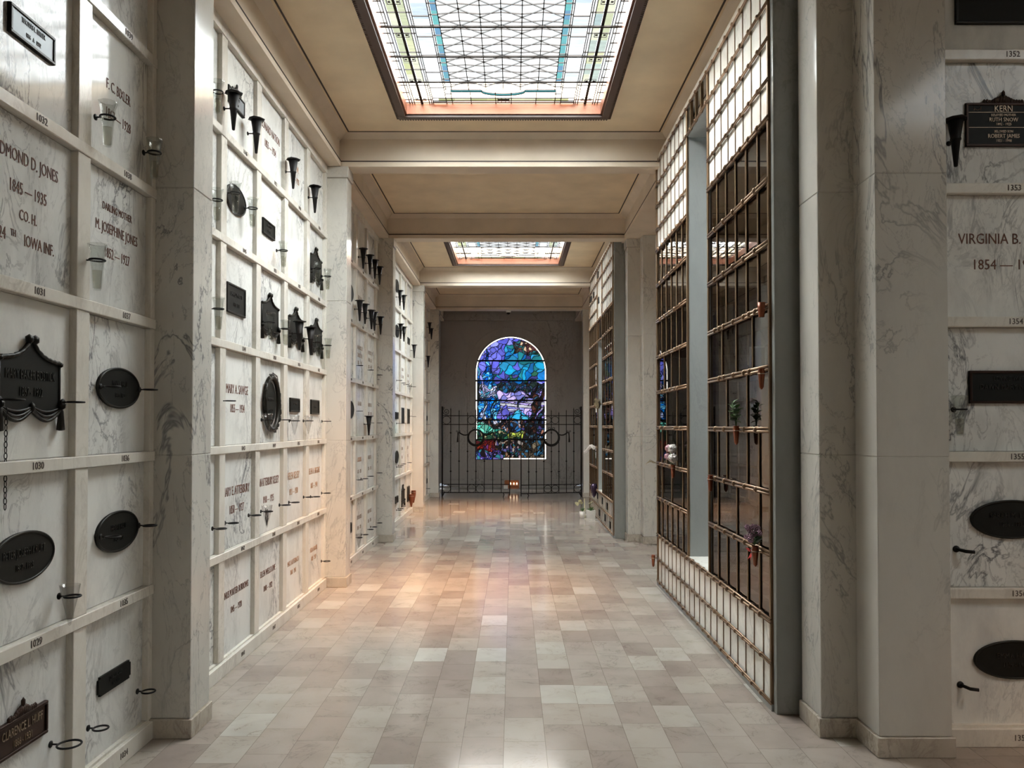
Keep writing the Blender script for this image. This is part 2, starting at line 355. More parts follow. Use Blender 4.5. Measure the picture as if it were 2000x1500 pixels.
# beams: profile with a fillet strip at the bottom and a small cove at the top
def beam_profile(a0, a1):
    s = .014; z = [ZB, ZB+.05, ZB+.055, ZC-.05, ZC]
    return [(a0-s, z[0]), (a1+s, z[0]), (a1+s, z[1]), (a1, z[2]), (a1, z[3]), (a1+.05, z[4]), (a1+.05, ZC+.2), (a0-.05, ZC+.2), (a0-.05, z[4]), (a0, z[3]), (a0, z[2]), (a0-s, z[1])]
for i, (y0, y1) in enumerate(PIERS):
    b = MB(); b.prism(beam_profile(y0+.014, y1-.014), -1.84, 6.4 if i == 0 else 1.76, 'yz')
    o = struct(b.build('trim_crossbeam', M['beam']))
    l = MB(); l.box(SBL, SBR, y0-.003, y0+.015, ZB+.045, ZB+.056); l.box(SBL, SBR, y1-.015, y1+.003, ZB+.045, ZB+.056)
    l.build('painted_line', M['line'], o)
for i, (y0, y1, h) in enumerate(bays):
    if i == 0: continue
    b = MB(); s = .014
    prof = [(-1.84, ZB), (SBL+s, ZB), (SBL+s, ZB+.05), (SBL, ZB+.055), (SBL, ZC-.07), (SBL+.07, ZC), (SBL+.07, ZC+.1), (-1.84, ZC+.1)]
    b.prism(prof, y0, y1, 'xz')
    o = struct(b.build('trim_side_beam', M['beam']))
    MB().box(SBL-.002, SBL+s+.003, y0, y1, ZB+.045, ZB+.055).build('painted_line', M['line'], o)
    b = MB(); R = 1.9 if i == 2 else 1.76
    b.prism([(R, ZB), (SBR-s, ZB), (SBR-s, ZB+.05), (SBR, ZB+.055), (SBR, ZC-.07), (SBR-.07, ZC), (SBR-.07, ZC+.1), (R, ZC+.1)], y0, y1, 'xz')
    o = struct(b.build('trim_side_beam', M['beam']))
    MB().box(SBR-s-.003, SBR+.002, y0, y1, ZB+.045, ZB+.055).build('painted_line', M['line'], o)

# piers of stacked marble blocks with plinth and capital
def pier(x0, x1, y0, y1, joints=(1.40, 2.74), cap=True):
    b = MB(); zs = [.095] + list(joints) + [3.93 if cap else ZB]
    for a, c in zip(zs, zs[1:]): b.box(x0, x1, y0, y1, a+.001, c-.001, .003)
    b.box(x0+.004, x1-.004, y0+.004, y1-.004, .01, 4.03)
    if cap: b.box(x0-.014, x1+.014, y0-.014, y1+.014, 3.932, ZB-.001, .004)
    o = struct(b.build('trim_pier', M['pier']))
    MB().box(x0-.012, x1+.012, y0-.012, y1+.012, 0, .094, .003).build('plinth', M['base'], o)
    return o
for (y0, y1) in PIERS: pier(-1.84, -1.60, y0, y1)
pier(1.53, 1.76, 3.84, 4.09, (1.40, 2.72), False); pier(1.71, 2.05, 3.61, 3.84, (1.40, 2.74), False)
pier(1.53, 1.76, 7.36, 7.57); pier(1.53, 1.76, 10.24, 10.46); pier(1.70, 2.05, 10.03, 10.28, (1.40, 2.74), False)
pier(1.53, 1.76, 13.88, 14.08); pier(1.51, 1.76, 16.5, 16.75)

# ------------------------------------------------------------------ end chamber, wall with arched window
WX0, WX1, WZ0, WZS = -.905, .805, .715, 2.83
WCX, WR = (WX0+WX1)/2, (WX1-WX0)/2
def arch(r, n=40, base=WZ0):
    p = [(WCX-r, base), (WCX+r, base)]
    return p + [(WCX+r*math.cos(PI*k/n), WZS+r*math.sin(PI*k/n)) for k in range(n+1)]
def ring(inner, outer, y0, y1):
    n = len(inner); b = MB(); vs = []
    for P in (inner, outer):
        for y in (y0, y1): vs += [(a, y, z) for a, z in P]
    fs = []
    for i in range(n):
        j = (i+1) % n
        fs += [(i, j, 2*n+j, 2*n+i), (n+i, 3*n+i, 3*n+j, n+j), (i, n+i, n+j, j), (2*n+i, 2*n+j, 3*n+j, 3*n+i)]
    return b.add(vs, fs)
inn = arch(WR)
def to_rect(p):
    dx, dz = p[0]-WCX, p[1]-2.2; X0, X1, Z0, Z1 = -1.84-WCX, 1.76-WCX, -2.2, 2.4
    k = min([c for c in ((X1/dx if dx > 1e-6 else X0/dx if dx < -1e-6 else 9e9), (Z1/dz if dz > 1e-6 else Z0/dz if dz < -1e-6 else 9e9))])
    return (WCX+dx*k, 2.2+dz*k)
# add the rectangle's corners so the outline stays straight
inn2 = []
for a, c in zip(inn, inn[1:]+inn[:1]):
    for t in range(4): inn2.append((a[0]+(c[0]-a[0])*t/4, a[1]+(c[1]-a[1])*t/4))
outr = [to_rect(p) for p in inn2]
struct(ring(inn2, outr, YEND, YEND+.16).build('wall_far', M['dim']))
struct(MB().box(-2.1, 2.0, YEND+.7, YEND+.8, 0, 4.6).build('wall_far_outer', M['dim'])) if False else None
struct(MB().box(-1.84, -1.73, 16.75, YEND, 0, ZB).box(1.66, 1.76, 16.75, YEND, 0, ZB).build('wall_chamber_sides', M['dim']))
t = MB(); t.box(-1.73, 1.66, YEND-.03, YEND, 0, .095); t.box(-1.73, 1.66, YEND-.06, YEND, 4.05, 4.20); t.box(-1.73, 1.66, YEND-.02, YEND, .22, .26)
struct(t.build('trim_cornice', M['dim']))
struct(ring([(a, c) for a, c in arch(WR+.21, 40, WZ0-.2)], [(a, c) for a, c in arch(WR+.235, 40, WZ0-.225)], YEND-.012, YEND+.01).build('trim_arch', M['dim']))

# stained glass picture, painted as glass pieces
def window_glass():
    W_, H_ = 2*WR, WZS+WR-WZ0; NX = 210; NY = int(NX*H_/W_)
    rng = np.random.default_rng(5)
    U, V = np.meshgrid(np.linspace(0, 1, NX+1), np.linspace(0, 1, NY+1)); AS = H_/W_
    wob = .012*np.sin(U*31+V*17)+.010*np.sin(V*47*1.3-U*23)
    wob2 = .014*np.sin(U*19-V*37)+.010*np.cos(V*61+U*41)
    u = U+wob; v = V+wob2*.6
    reg = np.zeros(U.shape, int)                              # 0 sky
    def put(mask, r): reg[mask] = r
    put(v < .62, 1)                                           # lilac dusk sky
    put((v > .395) & (v < .475) & (u > .3) & (np.sin(V*150+U*9) > -.25), 2)                 # white streaks
    fol = ((u > .33) & (v > .64) & (v < .80)) | ((u > .42) & (v > .78) & (v < .93) & (u+.6*(v-.78) < .98)) | ((u-.55)**2+((v-.69)*1.7)**2 < .05) | ((u > .12) & (u < .55) & (v > .60) & (v < .68)) 
    put(fol, 3)
    put((v > .86) & (u > .55) & (v-.86 > .35*(u-1)) & (v < .97-.15*abs(u-.62)), 4)  # brown crown
    put((v > .55) & (v < .625) & (u > .30), 5)                # dark low foliage
    put(((v-.36) < .085-abs(u-.43)*.75) & (v > .33), 6)       # purple peak
    put(((v-.33) < .085-abs(u-.60)*.45) & (v > .315), 7)      # turquoise hill
    for c, w, t0, b0 in ((.17, .055, .93, .56), (.05, .04, .83, .56), (.235, .03, .80, .62)):
        put((abs(u-c) < w*np.clip((t0-v)/.25, 0, 1)) & (v > b0), 8)
    put((u < .30) & (v < .60) & (v > .315), 9)
    for c, w in ((.07, .035), (.19, .045), (.30, .03), (.255, .012)):
        put((abs(u-c-.02*np.sin(V*30)) < w) & (v < .50) & (v > .315), 8)
    put((u < .045) & (v < .62) & (v > .2), 10)
    put(v < .325, 11); put((v < .318-.22*np.clip(u, 0, .6)) & (v > .20), 12)
    put((v < .225) & (u < .72), 13); put((v < .225) & (v > .175) & (u > .45) & (u < .72), 14)
    put((v < .16), 15); put((v < .16) & (u < .27) , 16); put((v < .075) & (u < .38), 17); put((v < .165) & (u > .66), 18)
    for (a, b, c, d, w) in ((.70,.16,.86,.44,.075), (.86,.44,1.0,.56,.05), (.86,.44,.84,.52,.045), (.84,.52,.62,.56,.02), (.80,.51,.88,.62,.022), (.84,.5,.75,.62,.018), (.66,.5,.60,.44,.015), (.84,.52,.66,.5,.018), (.8,.2,.97,.42,.035)):
        dx, dy = c-a, (d-b)*AS; L2 = dx*dx+dy*dy; tt = np.clip(((u-a)*dx+(v-b)*AS*dy)/L2, 0, 1)
        put(np.hypot(u-a-tt*dx, (v-b)*AS-tt*dy) < w*.62, 19)
    pal = {0: [(.16,.17,.72),(.24,.26,.85),(.20,.22,.78),(.35,.38,.95)], 1: [(.42,.34,.80),(.60,.50,.92),(.35,.36,.85)], 2: [(.95,.96,1.1),(.72,.68,1.0),(1.0,1.0,1.1)],
      3: [(.02,.24,.60),(.02,.38,.62),(.03,.30,.35),(.10,.10,.35),(.0,.18,.5),(.05,.22,.14),(.14,.16,.62),(.05,.42,.72)], 4: [(.13,.05,.06),(.20,.09,.07),(.8,.62,.45),(.10,.08,.13),(.05,.25,.28)],
      5: [(.03,.05,.09),(.10,.10,.22),(.02,.18,.38),(.04,.08,.07)], 6: [(.20,.20,.75),(.28,.25,.82)], 7: [(.06,.50,.80),(.12,.62,.85),(.05,.42,.72)], 8: [(.0,.14,.62),(.0,.30,.88),(.02,.20,.72),(.20,.62,.95)],
      9: [(.35,.72,.95),(.62,.58,.92),(.85,.88,1.0),(.10,.48,.72),(.55,.65,.95),(.05,.14,.16)], 10: [(.01,.015,.012),(.02,.05,.04),(.01,.01,.02)], 11: [(.05,.07,.14),(.05,.20,.45),(.50,.25,.18),(.12,.10,.28),(.6,.6,.7),(.03,.03,.04),(.02,.02,.03)],
      12: [(.05,.50,.42),(.10,.65,.55),(.25,.75,.60),(.03,.35,.28)], 13: [(.02,.08,.05),(.05,.20,.12),(.45,.42,.25),(.02,.05,.08)], 14: [(.55,.62,.12),(.40,.55,.20),(.72,.70,.30)],
      15: [(.45,.28,.18),(.55,.40,.45),(.05,.30,.36),(.10,.10,.25),(.5,.45,.42),(.02,.02,.02),(.01,.01,.01),(.25,.12,.06)], 16: [(.28,.02,.015),(.18,.015,.03),(.20,.05,.22),(.34,.05,.02)], 17: [(.16,.08,.48),(.05,.12,.62),(.02,.01,.02),(.05,.28,.35),(.35,.30,.75)],
      18: [(.03,.03,.03),(.10,.08,.06),(.20,.17,.12),(.05,.18,.30)], 19: [(.025,.025,.04),(.02,.02,.02),(.05,.12,.18),(.12,.05,.04)]}
    S = 1700; sx = rng.random(S); sy = rng.random(S)
    fx, fy = u.ravel(), (v*AS).ravel()
    lab = np.zeros(fx.size, int)
    for i in range(0, fx.size, 6000):
        d = (fx[i:i+6000, None]-sx)**2*1.3 + ((fy[i:i+6000, None]-sy*AS))**2
        lab[i:i+6000] = d.argmin(1)
    lab = lab.reshape(U.shape)
    # larger pieces in sky and foliage
    big = {0: 7, 1: 4, 3: 3.2, 2: 2, 6: 3, 7: 3, 12: 2}
    S2 = 300; bx = rng.random(S2); by = rng.random(S2)
    lab2 = np.zeros(fx.size, int)
    for i in range(0, fx.size, 6000):
        lab2[i:i+6000] = ((fx[i:i+6000, None]-bx)**2*.7+(fy[i:i+6000, None]-by*AS)**2).argmin(1)
    lab2 = lab2.reshape(U.shape)+2000
    use = np.isin(reg, list(big)); lab = np.where(use, lab2, lab)
    strip = np.isin(reg, [2]); lab = np.where(strip, (V*90).astype(int)+5000, lab)
    key = reg*10000+lab
    col = np.zeros(U.shape+(3,))
    for r, P in pal.items():
        h = (lab*7919+r*104729) % 9973
        for k in range(len(P)):
            mk = (reg == r) & (h % len(P) == k); col[mk] = P[k]
    jit = (((key*48271) % 1000)/1000.)[..., None]; col = col*(.7+.6*jit)
    edge = np.zeros(U.shape, bool)
    edge[:, 1:] |= key[:, 1:] != key[:, :-1]; edge[1:, :] |= key[1:, :] != key[:-1, :]
    e2 = edge.copy(); e2[:, :-1] |= edge[:, 1:]; e2[:-1, :] |= edge[1:, :]
    col = col**1.22; col[e2] *= .12; col[edge] *= .1
    # white beaded border and arch mask
    X = WX0+U*W_; Z = WZ0+V*H_
    dd = np.where(Z < WZS, WR-abs(X-WCX), WR-np.hypot(X-WCX, Z-WZS)); dd = np.where((Z-WZ0) < dd, Z-WZ0, dd)
    bd = (dd > .012) & (dd < .036); bead = ((Z*9).astype(int) % 2 == 0)[..., None]
    col = np.where(bd[..., None] & ~((V < .16) & (U < .4))[..., None], np.array([2.3, 2.15, 1.9])*np.where(bead, 1, .82), col)
    col[(dd <= .012) | ((dd >= .036) & (dd < .048))] = .004
    vs = np.stack([X, np.full_like(X, 0), Z], -1).reshape(-1, 3)
    ok = (dd.ravel() > -.012); n = NX+1
    idx = np.arange((NX+1)*(NY+1)).reshape(NY+1, NX+1)
    q = np.stack([idx[:-1, :-1], idx[:-1, 1:], idx[1:, 1:], idx[1:, :-1]], -1).reshape(-1, 4)
    q = q[ok[q].all(1)]
    me = bpy.data.meshes.new('stained_glass'); me.from_pydata(vs.tolist(), [], q.tolist())
    ca = me.color_attributes.new('Col', 'FLOAT_COLOR', 'POINT')
    ca.data.foreach_set('color', np.concatenate([col.reshape(-1, 3), np.ones((col.size//3, 1))], 1).astype(np.float32).ravel())
    me.materials.append(M['win_glass']); return me
wf = struct(ring([(a, c) for a, c in arch(WR-.01, 40, WZ0+.01)], [(a, c) for a, c in arch(WR+.004, 40, WZ0-.004)], YEND+.03, YEND+.10).build('window_1', M['iron']))
link('stained_glass', window_glass(), wf, (0, YEND+.07, 0))
bb = MB()
for f in (.801, .639, .479, .321, .162):
    z = WZ0+f*(WZS+WR-WZ0); hw = WR if z < WZS else math.sqrt(WR*WR-(z-WZS)**2)
    bb.box(WCX-hw, WCX+hw, YEND+.035, YEND+.06, z-.018, z+.018)
bb.build('saddle_bars', M['iron'], wf)

# ------------------------------------------------------------------ leaded skylights
def skylight(k, y0, y1):
    hx0, hx1 = SKX-SKW, SKX+SKW; r = struct(empty('window_%d' % (k+2), (SKC[k], (y0+y1)/2, ZC)))
    L = (y1-y0)/2; w = SKW
    b = MB(); t = .03; H = .13
    b.box(-w, -w+t, -L, L, 0, H); b.box(w-t, w, -L, L, 0, H); b.box(-w+t, w-t, -L, -L+t, 0, H); b.box(-w+t, w-t, L-t, L, 0, H)
    b.build('copper_reveal', M['copper'], r)
    b = MB()                                                  # toothed moulding flat on the ceiling
    def comb(n, length):
        pts = []
        for i in range(n):
            a = -length+2*length*i/n; c = -length+2*length*(i+.5)/n; d = 2*length/n
            pts += [(a, .048), (a+d*.25, .070), (c+d*.05, .070), (c+d*.2, .048)]
        return pts
    for sx in (-1, 1):
        c = comb(104, L+.05); poly = [(sx*(w+q), p) for p, q in c]+[(sx*(w-.012), L+.05), (sx*(w-.012), -L-.05)]
        b.prism(poly, -.022, .0, 'xy')
        c = comb(80, w+.05); poly = [(p, sx*(L+q)) for p, q in c]+[(w+.05, sx*(L-.012)), (-w-.05, sx*(L-.012))]
        b.prism(poly, -.0225, -.0005, 'xy')
    b.build('toothed_moulding', M['darkwood'], r)
    GW, GL, gz = w-t, L-t, .10
    rnd = random.Random(k+3)
    wht = [(.92,.97,1.0),(.98,.99,1.0),(.86,.94,1.0),(.95,1.0,.98),(1.0,.98,.95)]; blu = [(.40,.58,.85),(.55,.72,.92),(.72,.86,.98),(.50,.62,.90)]
    yel = [(.62,.66,.22),(.70,.72,.36),(.55,.60,.30),(.80,.82,.55)]; cyn = [(.0,.38,.40),(.0,.30,.40),(.0,.22,.44),(.0,.44,.42)]
    pan = [(.90,.95,1.0),(.62,.76,.86),(.80,.90,.94),(.95,.97,1.0)]; grn = [(.42,.56,.50),(.50,.62,.52),(.36,.50,.48)]
    cols = [(0,.149,'f'),(.149,.298,'f'),(.298,.447,'f'),(.447,.497,'c'),(.497,.512,'w'),(.512,.632,'p'),(.632,.647,'w'),(.647,.667,'w'),(.667,.735,'y'),(.735,.803,'y'),(.803,.823,'w'),(.823,.845,'w'),(.845,GW,'b')]
    bars = [-GL+i*2*GL/5 for i in range(6)]
    V, F, K = [], [], []
    def quad(x0, x1, a, c, col, z=gz):
        n = len(V); V.extend([(x0, a, z), (x1, a, z), (x1, c, z), (x0, c, z)]); F.append((n, n+1, n+2, n+3)); K.append(col)
    EY = GL-.30                                               # the straight pattern stops here, end borders beyond
    for sx in (-1, 1):
        for (a, c, ty) in cols:
            step = {'f': .15, 'c': .12, 'w': .22, 'p': .20, 'y': .19, 'b': .14}[ty]; n = max(1, round(2*GL/step))
            for i in range(n):
                p, q = -GL+2*GL*i/n, -GL+2*GL*(i+1)/n
                end = abs((p+q)/2) > EY and abs(a) < .64
                pl = {'f': wht, 'c': cyn, 'w': wht, 'p': pan, 'y': yel if sx < 0 else (grn if rnd.random() < .55 else yel), 'b': wht if sx < 0 else blu}[ty]
                if end: pl = wht
                quad(sx*a if sx > 0 else -c, c if sx > 0 else -a, p, q, rnd.choice(pl))
    me = bpy.data.meshes.new('glass_panes'); me.from_pydata(V, [], F)
    ca = me.color_attributes.new('Col', 'FLOAT_COLOR', 'CORNER')
    for i, c in enumerate(K):
        for l in me.polygons[i].loop_indices: ca.data[l].color = (*[x*1.0 for x in c], 1)
    me.materials.append(M['sky_glass'] if k < 2 else M['sky_glass3'])
    g = link('glass_panes', me, r)
    # end borders as slightly lower strips
    V, F, K = [], [], []
    arcp = [(-.46, EY+.02), (-.26, EY+.02)] + [(.19*math.cos(PI+PI*i/12)*1.0, EY+.02+.075*math.sin(PI*i/12)) for i in range(13)] + [(.26, EY+.02), (.46, EY+.02)]
    for s in (-1, 1):
        for (x0, y_0), (x1, y_1) in zip(arcp, arcp[1:]):
            n = len(V); V.extend([(x0, s*y_0, gz-.004), (x1, s*y_1, gz-.004), (x1, s*(y_1+.035), gz-.004), (x0, s*(y_0+.035), gz-.004)]); F.append((n, n+1, n+2, n+3)); K.append((.10,.50,.56))
        for a in range(-4, 4): quad(a*.145, (a+1)*.145, *sorted((s*(GL-.115), s*(GL-.06))), rnd.choice(yel), gz-.004)
    me = bpy.data.meshes.new('border_panes'); me.from_pydata(V, [], F); ca = me.color_attributes.new('Col', 'FLOAT_COLOR', 'CORNER')
    for i, c in enumerate(K):
        for l in me.polygons[i].loop_indices: ca.data[l].color = (*c, 1)
    me.materials.append(M['border_glass']); link('border_panes', me, r)
    # lead cames
    b = MB(); z0, z1 = gz-.010, gz-.002
    def seg(p, q, w_=.0036):
        p = Vector((p[0], p[1], 0)); q = Vector((q[0], q[1], 0)); d = (q-p).normalized(); n_ = Vector((-d.y, d.x, 0))*w_
        b.prism([(p+n_)[:2], (q+n_)[:2], (q-n_)[:2], (p-n_)[:2]], z0, z1, 'xy')
    for sx in (-1, 1):
        for x in (.149, .298, .447, .497, .512, .632, .647, .667, .735, .803, .823, .845):
            lim = EY+.02 if x < .5 else GL
            seg((sx*x, -lim), (sx*x, lim), .011 if x == .735 else .0036)
        for i in range(round(2*GL/.145)):
            y = -GL+i*.145; seg((sx*.823, y), (sx*GW, y)); 
            if i % 2: seg((sx*.632, y), (sx*.667, y)); seg((sx*.512, y+.05), (sx*.632, y+.05)); seg((sx*.667, y), (sx*.803, y), .0026)
            seg((sx*.447, y+.03), (sx*.512, y+.03), .0026)
    seg((0, -EY), (0, EY+.02))
    h = .1125; ny = int(2*EY/h/2)*2; yb = -ny*h/2
    for i in range(ny):                                       # diamond lattice
        for j in range(-3, 3):
            x0, x1 = j*.149, (j+1)*.149; a, c = yb+i*h, yb+(i+1)*h
            if (i+j) % 2: seg((x0, a), (x1, c), .0026)
            else: seg((x0, c), (x1, a), .0026)
        for j in range(-3, 3): seg((j*.149, yb+(i+.5)*h+(.012 if j % 2 else -.012)), ((j+1)*.149, yb+(i+.5)*h+(-.012 if j % 2 else .012)), .0022)
    for s in (-1, 1):
        for (p, q) in zip(arcp, arcp[1:]):
            seg((p[0], s*p[1]), (q[0], s*q[1])); seg((p[0], s*(p[1]+.035)), (q[0], s*(q[1]+.035)))
        for yy in (GL-.115, GL-.06, GL-.02): seg((-.632, s*yy), (.632, s*yy))
        for x in (-.46, -.29, -.07, .07, .29, .46): seg((x, s*(EY+.06)), (x, s*GL))
        seg((-GW, s*(GL-.02)), (GW, s*(GL-.02)))
    b.build('lead_cames', M['black'], r)
    b = MB()
    for y in bars[1:-1]: b.box(-GW, GW, y-.010, y+.010, gz-.020, gz-.010)
    b.build('support_bars', M['black'], r)
    # white rosettes on the thick side cames and in the end borders
    b = MB()
    for sx in (-1, 1):
        for y in (-.94, -.55, -.1, .28, .66, 1.02):
            for a in (0, 1):
                for c in (-1, 1):
                    b.box(sx*.735+(c*.03 if a else 0)-.010, sx*.735+(c*.03 if a else 0)+.010, y+(0 if a else c*.022)-.009, y+(0 if a else c*.022)+.009, gz-.014, gz-.011)
            for dx in (-.045, .045): b.box(sx*.735+dx-.003, sx*.735+dx+.003, y-.03, y+.03, gz-.014, gz-.011)
            for dy in (-.03, .03): b.box(sx*.735-.045, sx*.735+.045, y+dy-.003, y+dy+.003, gz-.014, gz-.011)
    for s in (-1, 1):
        for dx in (-.05, -.018, .018, .05): b.box(dx-.003, dx+.003, s*(GL-.09)-.045, s*(GL-.09)+.045, gz-.014, gz-.0045)
        b.box(-.05, .05, s*(GL-.09)-.003, s*(GL-.09)+.003, gz-.014, gz-.0045)
    b.build('rosettes', M['black'], r)
for k, (a, c) in enumerate(SKY): skylight(k, a, c)

# ------------------------------------------------------------------ crypt walls
ROWS = [(.09, .71), (.76, 1.37), (1.42, 2.027), (2.077, 2.68), (2.73, 3.337), (3.387, 3.965)]
ROWN = ['bottom row', 'second row up', 'third row up', 'fourth row up', 'fifth row up', 'top row']
RAILZ = [(.71, .76), (1.371, 1.42), (2.027, 2.077), (2.68, 2.73), (3.337, 3.387)]
BAYN = ['nearest left bay', 'second left bay', 'third left bay', 'fourth left bay', 'farthest left bay']
def crypt_bay(origin, rz, L, bars, bw, bayname, number0=None, ntrim=1, cols_named=None, texts=None, numstep=6, mats=('panel', 'panel2')):
    """local x runs along the wall, y into it, frames' face at y=0"""
    fr = MB()
    for (a, c) in RAILZ: fr.box(0, L, -.006, .05, a, c, .003)
    fr.box(0, L, -.012, .05, 0, .088, .003); fr.box(0, L, .008, .05, .088, .10)
    fr.box(0, L, -.006, .05, 3.965, ZB)
    ed = sorted(bars)
    for b0 in ed:
        x0, x1 = max(0, b0), min(L, b0+bw)
        if x1-x0 < .005: continue
        zz = [.1]+[z for r in RAILZ for z in r]+[3.965]
        for a, c in zip(zz[::2], zz[1::2]): fr.box(x0, x1, 0, .05, a, c, .002)
    root = fr.build('trim_%d' % ntrim, M['trim'], None, origin, rz); struct(root)
    xs = [0.0 if ed[0] > .02 else None]+ed
    cells = []
    edges = []
    cur = 0.0
    for b0 in ed:
        if b0-cur > .1: cells.append((cur, b0))
        cur = b0+bw
    if L-cur > .1: cells.append((cur, L))
    me_cache = {}
    for ci, (a, c) in enumerate(cells):
        for ri, (z0, z1) in enumerate(ROWS):
            w = round(c-a, 3); h = z1-z0; cx = (a+c)/2; 
            key = (w, round(h, 3), (ci+ri) % 3 == 0)
            if key not in me_cache:
                b = MB(); b.box(-w/2+.001, w/2-.001, 0, .02, -h/2+.001, h/2-.001, .0026)
                tmp = b.build('crypt_front', M[mats[1]] if key[2] else M[mats[0]]); me_cache[key] = tmp.data; bpy.data.objects.remove(tmp)
            R = Matrix.Rotation(rz, 4, 'Z')
            p = Vector(origin)+R @ Vector((cx, .029, (z0+z1)/2))
            o = link('crypt_front', me_cache[key], None, p, rz)
            cname = cols_named(ci, len(cells)) if cols_named else ORD[ci]+' column from near end'
            tag(o, 'polished marble crypt front, %s, %s, %s' % (bayname, ROWN[ri], cname), 'crypt front', 'crypt fronts of the '+bayname)
            if texts and (ci, ri) in texts:
                for (s, dz, hh, mt, kw, *dx) in texts[(ci, ri)]:
                    put_text('inscription', s, hh, o, dx[0] if dx else 0, -.0008, dz-(z0+z1)/2, M[mt], **kw)
            if number0 is not None:
                zr = (RAILZ[ri-1][0]+RAILZ[ri-1][1])/2 if ri else .045
                n_ = number0+ci*numstep+ri if numstep > 0 else number0+ri*numstep
                put_text('rail_number', str(n_), .028, root, cx+.02, -.0068 if ri else -.0128, zr, M['numink'], sx=.92, bold=.004)
    return root
def K(w=.50, sx=.62): return {'wmax': w, 'sx': sx}
R90 = PI/2
# nearest bay (frames' face at X=-1.79), y from 1.9 to 3.83
crypt_bay((XL, 1.90, 0), R90, 1.93, [0.0, .594, 1.244, 1.89], .096, BAYN[0], 1022, 1, None, {
    (1, 3): [('EDMOND D. JONES', 2.535, .048, 'ink', K(.50)), ('1845 — 1935', 2.42, .046, 'ink', K(.4)), ('CO. H.', 2.325, .040, 'ink', K(.3)), ('124', 2.235, .044, 'ink', K(.1), -.155), ('TH', 2.248, .026, 'ink', K(.07), -.085), ('IOWA INF.', 2.235, .044, 'ink', K(.3), .07)],
    (2, 4): [('F. C. BIXLER', 3.08, .046, 'ink', K(.36)), ('1867 — 1928', 2.95, .046, 'ink', K(.36))],
    (2, 3): [('DARLING MOTHER', 2.525, .034, 'ink', K(.40)), ('M. JOSEPHINE JONES', 2.43, .046, 'ink', K(.46)), ('1852 — 1927', 2.32, .046, 'ink', K(.36))]})
crypt_bay((XL, 4.07, 0), R90, 3.29, [.0, .62, 1.275, 1.93, 2.585, 3.235], .092, BAYN[1], 1035, 2, None, {
    (1, 0): [('LINUS PORTER BURROWS', .465, .045, 'ink', K(.46)), ('1845 — 1928', .355, .042, 'ink', K(.3))],
    (2, 0): [('ELLEN WELLS LOVE', .465, .045, 'ink', K(.46)), ('1848 — 1922', .35, .042, 'ink', K(.3))],
    (3, 0): [('MAX LAUTERBACH', .42, .042, 'inklt', K(.44)), ('1860   1941', .34, .04, 'inklt', K(.3))],
    (4, 0): [('HILDA MOORE', .42, .042, 'inklt', K(.36)), ('1875   1937', .34, .04, 'inklt', K(.3))],
    (1, 1): [('MARY E. ATTERBURY', 1.12, 0.059, 'ink', K(.48)), ('1858 — 1927', 1.0, 0.055, 'ink', K(.32))],
    (2, 1): [('JEAN ATTERBURY KELSEY', 1.13, 0.059, 'ink', K(.50)), ('1918 — 1925', 1.0, 0.051, 'ink', K(.32))],
    (3, 1): [('HELEN KELSEY', 1.13, 0.059, 'inklt', K(.36)), ('1921 — 1930', 1.0, 0.051, 'inklt', K(.3))],
    (4, 1): [('HELEN A. HIGGINS', 1.13, 0.055, 'inklt', K(.42)), ('1877 — 1940', 1.0, 0.049, 'inklt', K(.32))],
    (1, 2): [('MARY A. SAWGE', 1.78, 0.061, 'ink', K(.40)), ('1855 — 1934', 1.655, 0.055, 'ink', K(.33))],
    (2, 5): [('LEONARD NATION', 3.74, 0.059, 'ink', K(.46)), ('1855 — 1934', 3.62, 0.055, 'ink', K(.33))],
    (3, 5): [('OTTO W.', 3.70, 0.055, 'inklt', K(.40)), ('1870 — 1935', 3.60, 0.049, 'inklt', K(.3))]})
crypt_bay((XL, 7.57, 0), R90, 2.63, [-.03, .51, 1.16, 1.81, 2.46], .092, BAYN[2], 1065, 3, None, {
    (2, 0): [('OTTO HARTE', .46, .05, 'inkgrey', K(.46)), ('1874 — 1925', .34, .045, 'inkgrey', K(.3))], (3, 0): [('ANNA WELLS', .46, .05, 'inkgrey', K(.46)), ('1876 — 1935', .34, .045, 'inkgrey', K(.3))],
    (2, 1): [('LOUIS BELL', 1.14, .055, 'inklt', K(.4)), ('1862 — 1924', 1.0, .045, 'inkgrey', K(.3))], (3, 1): [('MARIE BELL', 1.14, .05, 'inkgrey', K(.4)), ('1868 — 1935', 1.0, .045, 'inkgrey', K(.3))],
    (2, 2): [('ELLEN HILL', 1.80, .05, 'inkgrey', K(.4))], (3, 2): [('DAVID HILL', 1.80, .05, 'inkgrey', K(.4)), ('1858 — 1928', 1.69, .045, 'inkgrey', K(.3))],
    (2, 3): [('IN MEMORY OF', 2.46, .05, 'inkgrey', K(.42)), ('CHARLES E. LEE', 2.37, .05, 'inkgrey', K(.45)), ('1861 — 1931', 2.28, .05, 'inkgrey', K(.4))],
    (3, 3): [('IN MEMORY OF', 2.46, .05, 'inkgrey', K(.42)), ('EMMA L. LEE', 2.37, .05, 'inkgrey', K(.45)), ('1863 — 1934', 2.28, .05, 'inkgrey', K(.4))],
    (2, 4): [('KATE DOLE', 3.05, .05, 'inkgrey', K(.4))], (3, 4): [('JOHN DOLE', 2.93, .05, 'inkgrey', K(.4))]})
